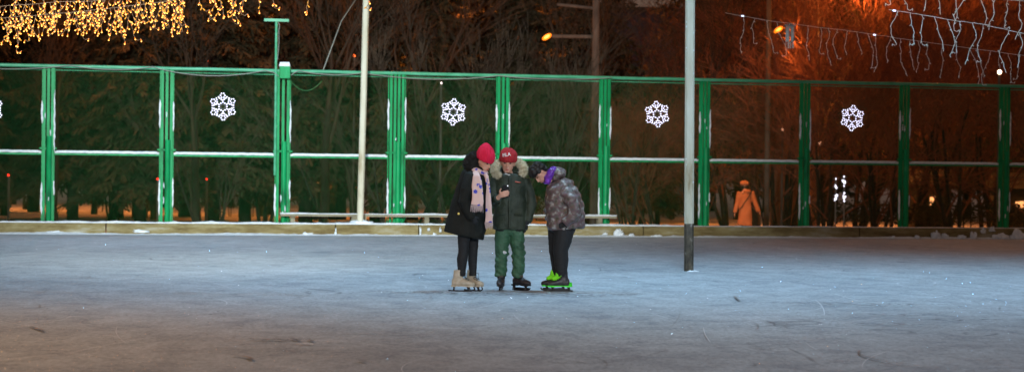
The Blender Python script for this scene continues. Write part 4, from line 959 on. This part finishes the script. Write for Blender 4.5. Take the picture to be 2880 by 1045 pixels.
# ---- girl in the pink hat
def local(u, v, u0, v0, k, y=0.0): return Vector(((u - u0) / k, y, (v0 - v) / k))
def girl_one():
    g = on_ground(1316.3, 817.5); P = thing('person', 'skater in a bright pink hat and long black coat with a floral scarf, looking down', 'person', g)
    L = lambda u, v, y=0.0: local(u, v, 200, 888, 544, y)
    rot = frame_for((.72, -.52, -.46), (-.1, 0, 1) if False else (-.02, -.05, 1)); hc = L(287, 128)
    b = MB(); T = head_rings(b, hc, rot, .205, L(242, 205))
    b.tube([L(236, 195), L(222, 240), L(205, 330), L(195, 430), L(198, 520)], [.06, .12, .125, .13, .125], 14, ry=[.06, .15, .13, .13, .11])
    b.tube([L(178, 500, -.05), L(172, 600, -.06), L(172, 650, -.05), L(165, 700, -.05), L(162, 775, -.05), L(160, 800, -.05)], [.085, .064, .056, .058, .043, .04], 12)
    b.tube([L(222, 500, .06), L(226, 600, .06), L(226, 660, .05), L(224, 710, .05), L(226, 775, .04), L(226, 800, .04)], [.08, .058, .052, .052, .041, .04], 12)
    b.tube([L(215, 225, -.14), L(180, 350, -.17), L(222, 440, -.17)], [.05, .042, .03], 10); b.tube([L(235, 225, .15), L(262, 380, .14), L(288, 490, .05)], [.05, .04, .03], 10)
    hand(b, L(222, 440, -.17), L(232, 462, -.165), (.3, 0, -1), (0, -1, 0), .5, .8)
    hand(b, L(288, 490, .05), L(293, 515, .04), (.1, 0, -1), (1, -.3, 0), .6, .85)
    body = put('body', soft(b, .0065, 4, folds(.004, 14, 26, 3), [M['skin'], M['leggings']], 'body'), P)
    for p_ in body.data.polygons:
        if (p_.center - hc).length > .17: p_.material_index = 1
    face_bits(T, rot, P)
    # coat: A line, slanting hem, one sleeve on each side
    c = MB()
    path = [(172, 566), (178, 540), (180, 480), (190, 400), (203, 320), (220, 250), (228, 205), (238, 176)]
    c.tube([L(u, v) for u, v in path], [.222, .218, .197, .180, .160, .148, .130, .085], 24, ry=[.19, .19, .175, .16, .155, .175, .165, .085], hint=(0, -1, 0))
    c.tube([L(205, 212, -.13), L(182, 300, -.19), L(170, 360, -.205), L(200, 425, -.20), L(228, 462, -.185)], [.062, .064, .060, .052, .046], 14)
    c.tube([L(240, 215, .14), L(268, 300, .17), L(284, 400, .14), L(290, 495, .06)], [.06, .058, .05, .042], 14)
    put('coat', soft(c, .010, 4, folds(.011, 9, 3.5, 1), M['coat_black'], 'coat'), P)
    c = MB(); c.tube([L(228, 200), L(232, 172), L(238, 155)], [.115, .10, .088], 18, ry=[.12, .10, .09]); c.ball(L(212, 135, .01), (.085, .10, .095), 14, 10); c.ball(L(190, 150, 0), (.06, .09, .055), 12, 8); c.ball(L(225, 105, .02), (.06, .08, .06), 12, 8)
    hd = put('hood', soft(c, .010, 4, folds(.008, 16, 16, 2), M['coat_black'], 'hood'), P)
    fur('fur_trim', [(L(225 - 8 * k, 92 + 9 * k, -.03 + .0 * k) + Vector((0, (-1) ** k * .04, 0)), .034) for k in range(6)] + [(L(238, 84, .0), .024), (L(196, 160, -.07), .03), (L(215, 170, -.09), .028)], 4500, .020, M['fur_dark'], hd, 3)
    beanie(P, 'knit_hat', hc, rot, [(q[0] * 1.06, q[1], q[2], q[3] * 1.10, q[4] * 1.08) for q in [(.014, 0, .004, .084, .096), (.035, 0, .004, .089, .101), (.06, 0, .006, .090, .100), (.095, 0, .012, .084, .092), (.125, 0, .022, .070, .076), (.150, 0, .032, .052, .056), (.168, 0, .040, .030, .032), (.176, 0, .044, .010, .012)]], M['hat_pink'], seed=1)
    # scarf: wrap, near tail, far tail, fringes
    def ribbon(pts, wds, th, name, parent, shift=(0, -1, 0)):
        c2 = MB(); c2.tube(pts, wds, 14, ry=[th] * len(pts), hint=(0, 1, 0)); return put(name, soft(c2, .006, 2, folds(.007, 22, 5, 4), M['scarf'], name), parent)
    c = MB(); n = 22
    ringp = []
    for k in range(n):
        a = 2 * math.pi * k / n; ringp.append(L(246, 190) + Vector((math.cos(a) * .088, math.sin(a) * .105, .020 * -math.cos(a) + .010 * math.sin(a * 3))))
    c.tube(ringp + [ringp[0], ringp[1]], [.034] * (n + 2), 10, ry=[.028] * (n + 2), hint=(0, 0, 1)); scf = put('scarf', soft(c, .007, 2, folds(.008, 20, 26, 7), M['scarf'], 'scarf'), P)
    ribbon([L(236, 188, -.12), L(240, 220, -.185), L(252, 300, -.225), L(254, 360, -.245), L(249, 386, -.25)], [.034, .050, .058, .064, .066], .014, 'scarf_tail', scf)
    ribbon([L(284, 190, -.10), L(302, 220, -.13), L(311, 270, -.15), L(312, 360, -.16), L(316, 440, -.165), L(318, 485, -.165)], [.018, .024, .024, .030, .040, .044], .012, 'scarf_tail', scf)
    r_ = random.Random(4)
    for (u, v, y, wd, n_) in ((249, 384, -.25, 33, 26), (318, 482, -.165, 22, 18)):
        c = MB()
        for k in range(n_):
            x = u - wd + 2 * wd * k / (n_ - 1); c.tube([L(x, v, y), L(x + r_.uniform(-2, 2), v + 10, y - .004), L(x + r_.uniform(-4, 4), v + r_.uniform(34, 44), y)], [.0042, .0038, .002], 4)
        put('fringe', c.mesh('fringe', [M['fringe']]), scf)
    c = MB(); c.tube([L(143, 435, -.178), L(143, 435, -.192)], .012, 12, hint=(0, 0, 1)); bt = put('coat_button', c.mesh('coat_button', [M['gold']]), P)
    skate(P, (1, -.10, 0), None, L(151, 764, -.05), 'figure'); skate(P, (.62, -.62, 0), None, L(222, 766, .05), 'figure')
    return P
girl_one()

# ---- boy with the phone
def boy():
    g = on_ground(1431.5, 815.5); P = thing('person', 'skater in red lettered hat and dark green parka with cream fur, holding a phone', 'person', g)
    L = lambda u, v, y=0.0: local(u, v, 190, 885, 544, y)
    rot = frame_for((-.06, -1, -.12), (.05, 0, 1)); hc = L(176, 134)
    b = MB(); T = head_rings(b, hc, rot, .212, L(184, 215, .02))
    b.tube([L(187, 205, .02), L(188, 240, .02), L(190, 330, .02), L(190, 430, .02), L(190, 525, .02)], [.06, .15, .13, .135, .15], 16, ry=[.055, .09, .095, .095, .10])
    b.tube([L(152, 520), L(145, 620), L(145, 660), L(143, 720), L(143, 815)], [.078, .060, .056, .055, .042], 12); b.tube([L(228, 520), L(238, 620), L(242, 660), L(242, 720), L(246, 815)], [.078, .060, .056, .055, .042], 12)
    b.tube([L(105, 240, .02), L(88, 330, -.0), L(95, 368, -.05), L(122, 338, -.19)], [.05, .045, .042, .027], 10); b.tube([L(275, 240, .02), L(310, 330, .04), L(318, 400, .02), L(288, 492, -.03)], [.05, .045, .042, .028], 10)
    hand(b, L(118, 341, -.18), L(139, 322, -.215), (1, -.10, .26), (-.1, -1, 0), .40, .92, thumb=(.10, 0, 1))
    hand(b, L(288, 488, -.03), L(285, 508, -.03), (-.1, 0, -1), (1, -.3, 0), .5, .85)
    body = put('body', soft(b, .0050, 1, None, [M['skin'], M['gloves']], 'body'), P)
    for p_ in body.data.polygons:
        if p_.center.z < 1.2 and not (p_.center.y < -.15 and p_.center.z > .95): p_.material_index = 1
    face_bits(T, rot, P)
    c = MB(); c.tube([L(158, 198, -.062), L(182, 208, -.075), L(204, 198, -.06)], [.010, .014, .010], 8); put('collar', soft(c, .005, 2, None, M['patch'], 'collar'), P)
    c = MB(); path = [(191, 528), (191, 505), (192, 450), (190, 380), (190, 300), (190, 245), (190, 218), (190, 196)]
    c.tube([L(u, v, .02) for u, v in path], [.188, .190, .186, .176, .172, .178, .155, .095], 26, ry=[.13, .135, .13, .125, .125, .12, .105, .09], hint=(0, -1, 0), power=.85)
    c.tube([L(112, 232, .02), L(92, 290, .01), L(90, 350, -.02), L(98, 372, -.07), L(112, 350, -.15), L(119, 341, -.178)], [.066, .066, .062, .058, .050, .045], 14)
    c.tube([L(272, 232, .02), L(302, 300, .03), L(315, 370, .03), L(310, 420, .01), L(293, 480, -.02)], [.066, .064, .060, .054, .044], 14)
    put('parka', soft(c, .009, 4, folds(.012, 8, 9, 3), M['coat_green'], 'parka'), P)
    c = MB(); c.tube([L(188, 208, -.085), L(188, 240, -.108), L(188, 300, -.118), L(189, 400, -.122), L(190, 520, -.128)], [.017] * 5, 8, ry=[.010] * 5, hint=(0, 1, 0)); put('zip_flap', soft(c, .006, 3, folds(.004, 10, 14, 2), M['coat_green'], 'zip_flap'), P)
    for sg in (-1, 1):
        c = MB(); u = 190 + sg * 52; c.tube([L(u - 26, 438, -.100), L(u, 436, -.116), L(u + 26, 438, -.100)], [.013] * 3, 6, ry=[.020] * 3, hint=(0, 1, 0)); put('pocket_flap', soft(c, .006, 3, None, M['coat_green'], 'pocket_flap'), P)
    c = MB(); c.tube([L(218, 244, -.112), L(233, 247, -.110), L(252, 249, -.100)], [.004, .006, .003], 6); put('chest_mark', c.mesh('chest_mark', [M['logo']]), P)
    c = MB(); c.tube([L(190, 205, .08), L(190, 175, .12), L(190, 150, .12)], [.12, .125, .09], 18, ry=[.07, .05, .04]); hd = put('hood', soft(c, .010, 4, folds(.006, 16, 16, 2), M['coat_green'], 'hood'), P)
    fc = []
    for (u, v, y, r) in ((104, 198, -.03, .034), (99, 180, -.02, .040), (101, 160, .0, .042), (112, 142, .03, .040), (122, 210, -.05, .030), (135, 130, .07, .035), (160, 120, .10, .03), (190, 118, .11, .03), (218, 122, .10, .032), (238, 130, .07, .038), (256, 145, .04, .042), (268, 163, .01, .040), (270, 183, -.01, .036), (262, 196, -.03, .030)): fc.append((L(u, v, y), r))
    fur('fur_trim', fc, 14000, .022, M['fur_cream'], hd, 8)
    hat = beanie(P, 'knit_hat', hc, rot, [(q[0] * 1.08, q[1], q[2], q[3] * 1.12, q[4] * 1.06) for q in [(.010, 0, .006, .078, .090), (.030, 0, .004, .087, .099), (.065, 0, .004, .088, .099), (.068, 0, .005, .086, .096), (.10, .0, .010, .082, .090), (.125, .004, .014, .066, .072), (.142, .008, .018, .044, .048), (.150, .010, .020, .016, .018)]], M['hat_red'], seed=5)
    # lettering on the hat, wrapped on its surface
    cu = bpy.data.curves.new('hat_lettering', 'FONT'); cu.body = 'FILA'; cu.size = .050; cu.extrude = .0022; cu.offset = .0012; cu.align_x = 'CENTER'; cu.space_character = .95
    to = bpy.data.objects.new('bake', cu); C.objects.link(to); dg = bpy.context.evaluated_depsgraph_get(); tm = bpy.data.meshes.new_from_object(to.evaluated_get(dg)); bpy.data.objects.remove(to); tm.name = 'hat_lettering'
    bm = bmesh.new(); bm.from_mesh(tm); bmesh.ops.subdivide_edges(bm, edges=[e for e in bm.edges if e.calc_length() > .008], cuts=2); bm.to_mesh(tm); bm.free()
    bv = BVHTree.FromPolygons([v.co.copy() for v in hat.data.vertices], [tuple(p.vertices) for p in hat.data.polygons])
    ca, sa = math.cos(R(9)), math.sin(R(9)); tc = L(168, 96)
    for v in tm.vertices:
        x, z = v.co.x, v.co.y; q = Vector((tc.x + x * ca - z * sa, -.4, tc.z + x * sa + z * ca)); h = bv.ray_cast(q, Vector((0, 1, 0)))
        v.co = Vector((q.x, (h[0].y if h[0] is not None else -.05) - .0025 - v.co.z, q.z))
    tm.materials.append(M['letter']); link('hat_lettering', tm, hat)
    c = MB()
    c.tube([L(190, 500, .02), L(190, 535, .02), L(190, 560, .02)], [.155, .158, .14], 20, ry=[.105, .105, .09])
    c.tube([L(150, 540), L(145, 590), L(143, 640), L(146, 665), L(141, 700), L(144, 730), L(141, 765), L(142, 800)], [.086, .080, .075, .075, .071, .070, .067, .062], 16)
    c.tube([L(230, 540), L(236, 590), L(241, 640), L(244, 665), L(241, 700), L(244, 730), L(242, 765), L(243, 808)], [.086, .079, .075, .074, .071, .070, .065, .060], 16)
    def wr(p, n): f = max(0, min(1, (.62 - p.z) / .25)); return (.006 + .010 * f) * noise.noise(Vector((p.x * 9 + p.z * 5, p.y * 9, p.z * 22 + p.x * 8))) * 1.2 + .004 * noise.noise(p * 45)
    put('trousers', soft(c, .008, 3, wr, M['trousers'], 'trousers'), P)
    c = MB(); c.ball(L(160, 660, -.074), (.028, .006, .017), 10, 8, rot=Euler((0, R(15), 0)).to_matrix()); put('knee_patch', c.mesh('knee_patch', [M['patch']], smooth=True), P)
    skate(P, (-.10, -1, 0), None, L(143, 795, .0), 'hockey'); skate(P, (.72, -.70, 0), None, L(250, 798, .0), 'hockey', .004)
    # the phone he holds
    ph = thing('phone', 'black phone held in the bare hand of the skater in the red lettered hat', 'phone', g + L(168, 300, -.196)); ph.rotation_euler = (R(-12), R(-6), R(6))
    me = MB(); me.box((0, 0, 0), (.068, .008, .132)); m_ = me.mesh('phone_case', [M['black']]); bm = bmesh.new(); bm.from_mesh(m_); bmesh.ops.bevel(bm, geom=bm.edges[:], offset=.003, segments=2, affect='EDGES'); bm.to_mesh(m_); bm.free(); link('phone_case', m_, ph)
    c = MB(); c.tube([(.022, -.004, .055), (.022, -.0062, .055)], .006, 10, hint=(0, 0, 1)); M['glint'] = mat('phone_glint', (.9, .9, .9), .2, emit=(.9, .95, 1), estr=1.2); part('phone_glint', c, M['glint'], ph)  # bright glint on the phone back, put in as a glowing disc
    c = MB(); c.box((0, .0046, 0), (.062, .001, .13)); M['screen'] = mat('phone_screen', (.5, .6, .7), .3, emit=(.75, .85, 1), estr=2.2); part('screen', c, M['screen'], ph)
boy()

# ---- girl bending over in the patterned jacket
def girl_two():
    g = on_ground(1569.5, 817.8); P = thing('person', 'skater bending forward in a puffy patterned jacket, purple collar and lime laced skates', 'person', g)
    L = lambda u, v, y=0.0: local(u, v, 250, 885, 598, y)
    rot = frame_for((-.42, -.22, -.88), (-.88, -.08, .44)); hc = L(124, 122)
    b = MB(); T = head_rings(b, hc, rot, .205, L(210, 150))
    b.tube([L(200, 165), L(250, 215), L(285, 300), L(290, 400), L(275, 480), L(262, 520)], [.055, .12, .14, .15, .14, .12], 16, ry=[.055, .15, .14, .14, .15, .13])
    b.tube([L(285, 480, -.06), L(274, 560, -.06), L(262, 620, -.06), L(268, 690, -.05), L(270, 760, -.05), L(270, 790, -.05)], [.108, .100, .084, .078, .062, .05], 14)
    b.tube([L(240, 480, .07), L(238, 560, .07), L(232, 620, .06), L(240, 690, .06), L(246, 760, .05), L(248, 790, .05)], [.105, .090, .074, .066, .056, .046], 14)
    b.tube([L(282, 245, -.13), L(335, 350, -.20), L(300, 430, -.19)], [.04, .032, .026], 10); b.tube([L(225, 240, .14), L(200, 350, .18), L(210, 420, .15)], [.04, .032, .026], 10)
    hand(b, L(300, 430, -.19), L(288, 445, -.185), (-1, 0, -.5), (0, -1, 0), .5, .85); hand(b, L(210, 420, .15), L(206, 440, .14), (-.3, 0, -1), (-1, 0, 0), .5, .85)
    body = put('body', soft(b, .0065, 4, folds(.004, 14, 26, 3), [M['skin'], M['leggings']], 'body'), P)
    for p_ in body.data.polygons:
        if (p_.center - hc).length > .17: p_.material_index = 1
    face_bits(T, rot, P)
    c = MB()
    hair = [(-.05, .062, .055, .035), (-.0, .045, .076, .058), (.03, .020, .084, .088), (.06, .010, .083, .094), (.09, .008, .072, .080), (.108, .008, .05, .055), (.118, .008, .02, .022)]
    for (z, oy, rx, ry) in hair[:1]: pass
    c.tube([hc + rot @ Vector((0, oy, z)) for z, oy, rx, ry in hair], [h[2] for h in hair], 18, ry=[h[3] for h in hair], hint=tuple(rot @ Vector((0, 1, 0))))
    hr = put('hair', soft(c, .006, 2, folds(.006, 40, 40, 5), M['hair'], 'hair'), P)
    fur('loose_hair', [(hc + rot @ Vector((.05 * q, .02 + .03 * abs(q), z)), .045) for q in (-1, 0, 1) for z in (.02, .06)] + [(hc + rot @ Vector((.04 * q, -.03, .06)), .05) for q in (-1, 0, 1)] + [(hc + rot @ Vector((0, .0, .085)), .045)], 5000, .016, M['hair'], hr, 12)
    c = MB()
    path = [(296, 484), (294, 462), (290, 400), (281, 320), (266, 258), (250, 208), (232, 168)]
    c.tube([L(u, v) for u, v in path], [.192, .205, .212, .210, .188, .156, .105], 26, ry=[.165, .175, .185, .19, .19, .17, .10], hint=(0, -1, 0), power=.9)
    c.tube([L(282, 232, -.15), L(322, 290, -.21), L(352, 360, -.225), L(330, 412, -.23), L(288, 440, -.20)], [.072, .078, .072, .060, .05], 14)
    c.tube([L(222, 232, .15), L(205, 300, .2), L(195, 370, .19), L(200, 425, .14)], [.07, .07, .062, .05], 14)
    def puff(p, n): return .005 * math.sin((p.z - p.x * .35) * 62 + 2.5 * noise.noise(p * 6)) + .012 * noise.noise(p * 9) + .006 * noise.noise(p * 24)
    put('jacket', soft(c, .010, 3, puff, M['patterned'], 'jacket'), P)
    c = MB(); c.ball(L(245, 122, .0), (.085, .105, .066), 16, 12, rot=Euler((0, R(24), 0)).to_matrix()); c.ball(L(222, 150, .0), (.065, .10, .055), 14, 10); c.ball(L(215, 108, 0), (.05, .09, .045), 14, 10)
    put('hood', soft(c, .009, 3, folds(.012, 18, 18, 9), M['patterned'], 'hood'), P)
    c = MB(); c.tube([L(168, 192, -.01), L(178, 160, -.02), L(190, 130, -.02), L(206, 104, -.02), L(220, 94, -.01)], [.036, .046, .046, .040, .02], 16, ry=[.07, .092, .105, .105, .06])
    put('collar', soft(c, .007, 2, folds(.012, 26, 26, 3), M['purple'], 'collar'), P)
    skate(P, (-1, -.06, 0), None, L(272, 758, -.055), 'lime'); skate(P, (-1, -.12, 0), None, L(238, 757, .06), 'lime')
girl_two()

# ---- woman walking away in the park
def walker():
    D = 52.; g = at(2094, 640, D); zb = park_z(Vector((g.x, g.y, 0))); top = at(2094, 508, D).z
    H = 1.68; base = Vector((g.x, g.y, top - H)); P = thing('person', 'person seen from behind in a long orange-lit coat and round hat, walking beyond the fence', 'person', base)
    k = 5.19 * F_PX / D
    def L(u, v, y=0.): return Vector(((u - 325) / k, y, H - (v - 145) / k))
    b = MB(); rot = Matrix.Rotation(R(180), 3, 'Z'); T = head_rings(b, L(318, 208), rot, .21, L(325, 290))
    b.tube([L(325, 280), L(330, 330), L(335, 450), L(335, 600), L(335, 640)], [.06, .16, .13, .15, .14], 12, ry=[.06, .11, .1, .11, .1])
    b.tube([L(315, 620), L(310, 800), L(308, 960), (L(308, 0).x, 0, .04)], [.09, .065, .045, .04], 10); b.tube([L(365, 620), L(372, 800), L(375, 960), (L(375, 0).x, .0, .04)], [.09, .065, .045, .04], 10)
    b.tube([L(245, 310), L(215, 450), L(182, 610)], [.05, .045, .03], 10); b.tube([L(425, 310), L(470, 450), L(530, 590)], [.05, .045, .03], 10)
    hand(b, L(182, 610), L(174, 640), (-.2, 0, -1), (-1, 0, 0), .5, .9); hand(b, L(530, 590), L(548, 612), (.5, 0, -1), (1, 0, 0), .5, .9)
    body = put('body', soft(b, .010, 1, None, [M['skin'], M['leggings']], 'body'), P)
    for p_ in body.data.polygons:
        if p_.center.z < 1.35 and abs(p_.center.x) < .25: p_.material_index = 1
    M['coat_sodium_tint'] = noisy('sodium_tinted_coat', [(.3, (.36, .12, .05)), (.7, (.50, .19, .09))], (6, 6, 6), 5, .8, .3, 40)  # orange sodium glow is painted into the coat and hat colour
    c = MB(); c.tube([L(325, 790), L(330, 700), L(336, 600), L(335, 450), L(332, 340), L(328, 285)], [.20, .19, .18, .155, .165, .08], 20, ry=[.17, .16, .15, .12, .12, .07], hint=(0, -1, 0))
    c.tube([L(250, 305), L(222, 440), L(185, 610)], [.075, .066, .055], 12); c.tube([L(415, 305), L(465, 440), L(528, 590)], [.075, .066, .055], 12)
    c.ball(L(350, 300, -.09), (.11, .05, .06), 12, 8)
    put('coat', soft(c, .013, 3, folds(.012, 9, 5, 4), M['coat_sodium_tint'], 'coat'), P)
    c = MB(); c.ball(L(318, 182), (.125, .125, .080), 14, 10); put('hat', soft(c, .01, 2, folds(.01, 20, 20), M['coat_sodium_tint'], 'hat'), P)
    c = MB(); c.ball(L(322, 236, .0), (.095, .085, .07), 12, 8); put('hair', soft(c, .01, 1, None, M['hair'], 'hair'), P)
    c = MB(); c.tube([L(418, 296, -.10), L(370, 380, -.135), L(300, 480, -.15), L(245, 560, -.145)], .012, 6); put('bag_strap', c.mesh('bag_strap', [M['leggings']]), P)
    for u in (308, 375):
        c = MB(); x = L(u, 0).x; c.tube([(x, 0, .30), (x, 0, .12), (x, 0, .05)], [.06, .055, .05], 10); c.tube([(x, -.08, .05), (x, .05, .05), (x, .18, .035)], [.045, .05, .03], 10, hint=(0, 0, 1)); put('boot', soft(c, .01, 2, None, M['black_boot'], 'boot'), P)
walker()

# ------------------------------------------------------------------ glittering frost grains on the ice
r_ = random.Random(33); mb = MB()
for k in range(20000):
    y = 10.0 + 28 * r_.random() ** 1.3; x = r_.uniform(-.30, .30) * y; c = Vector((x, y, .005)); rr = r_.uniform(.0014, .0028)
    n = Vector((r_.gauss(0, .38), r_.gauss(0, .36) - .42, 1)).normalized(); a = n.orthogonal().normalized() * rr; b_ = n.cross(a)
    mb.add([c + a, c + b_, c - a, c - b_], [(0, 1, 2, 3)])
M['grain'] = mat('frost_grain', (.95, .97, 1), .2, metal=1.0)
o = part('frost_grains', mb, M['grain'], None); tag(o, 'tiny glittering frost grains scattered over the ice', 'frost', kind='stuff')

# ------------------------------------------------------------------ skate cuts, scuffs and painted skater shadows on the ice
M['cut_dark'] = mat('dark_cut_ice', (.21, .22, .23), .5, spec=.2); M['cut_light'] = mat('scraped_white_ice', (.74, .78, .82), .6, spec=.2)
def scuff_shadow_mat():
    m = noisy('scuffed_shadowed_ice', [(.3, (.10, .09, .09)), (.7, (.26, .26, .27))], (8, 8, 8), 6, .6); t = m.node_tree; N = t.nodes; L = t.links
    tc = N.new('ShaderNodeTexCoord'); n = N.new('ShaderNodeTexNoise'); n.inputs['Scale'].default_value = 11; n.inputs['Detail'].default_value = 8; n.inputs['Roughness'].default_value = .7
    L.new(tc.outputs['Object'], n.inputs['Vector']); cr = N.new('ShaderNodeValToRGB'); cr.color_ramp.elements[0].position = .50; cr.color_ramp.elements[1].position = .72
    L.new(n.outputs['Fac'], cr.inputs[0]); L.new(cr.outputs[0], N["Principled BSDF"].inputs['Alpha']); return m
M['scuff_shadow'] = scuff_shadow_mat()
def ribbon_on_ice(mb, pts, wd, m, z=.004):
    o = len(mb.v); n = len(pts)
    for i, p in enumerate(pts):
        t = (pts[min(i + 1, n - 1)] - pts[max(i - 1, 0)]).normalized(); q = Vector((-t.y, t.x, 0)) * wd * (math.sin(math.pi * (i + .3) / (n - .4)) ** .5)
        mb.v.append(Vector((p.x, p.y, z)) + q); mb.v.append(Vector((p.x, p.y, z)) - q)
    for i in range(n - 1): a = o + 2 * i; mb.f.append((a, a + 1, a + 3, a + 2)); mb.m.append(m)
r_ = random.Random(9); mb = MB()
for k in range(650):
    y = 10.5 + 27 * r_.random() ** 1.25; x = r_.uniform(-.29, .29) * y; a = r_.gauss(.15, .5) + (math.pi / 2 if r_.random() < .2 else 0); cv = r_.gauss(0, .35); Ls = r_.uniform(.25, 2.4); n = 12; p = Vector((x, y, 0)); pts = [p]
    for i in range(n): a += cv * Ls / n; p = p + Vector((math.cos(a), math.sin(a), 0)) * Ls / n; pts.append(p)
    if max(q.y for q in pts) > 38.3 - max(0, -0) or (abs(x - 2.3) < .3 and abs(y - 25.3) < .4): continue
    ribbon_on_ice(mb, pts, r_.uniform(.001, .0035), 0 if r_.random() < .5 else 1, .004 + .00002 * k)
curve = [on_ground(px, py) for px, py in ((2428, 984), (2416, 990), (2420, 1000), (2440, 1008), (2470, 1016), (2510, 1023), (2560, 1029), (2610, 1034), (2660, 1038))]
ribbon_on_ice(mb, curve, .008, 0, .0135)
for pp in (((730, 957), (760, 958), (800, 959)), ((820, 955), (842, 961)), ((868, 957), (880, 963)), ((1008, 1016), (1030, 1021)), ((655, 1002), (700, 1008), (712, 1016)), ((85, 920), (115, 930), (125, 934)), ((2065, 835), (2080, 848))): ribbon_on_ice(mb, [on_ground(a, b) for a, b in pp], .016, 0, .0140)
ribbon_on_ice(mb, [on_ground(a, b) for a, b in ((840, 971), (860, 970), (882, 971))], .02, 1, .0142)
o = part('skate_marks', mb, [M['cut_dark'], M['cut_light']], None); o['kind'] = 'structure'
mb = MB()
for (px, py, wx, wy) in ((2405, 857, .95, .16), (2540, 888, .35, .14), (2520, 915, .30, .10), (770, 959, .28, .10), (1340, 826, 1.1, .22), (1500, 829, 1.0, .22), (1450, 833, .9, .2), (2690, 902, .4, .12), (1230, 826, .8, .16)):  # patches around the skaters' feet are painted shadows; the others are scuffs
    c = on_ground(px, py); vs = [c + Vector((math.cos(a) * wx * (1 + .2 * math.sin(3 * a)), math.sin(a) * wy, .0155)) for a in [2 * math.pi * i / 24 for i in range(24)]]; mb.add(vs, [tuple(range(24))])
o = part('ice_scuffs_and_shadows', mb, M['scuff_shadow'], None); o['kind'] = 'structure'
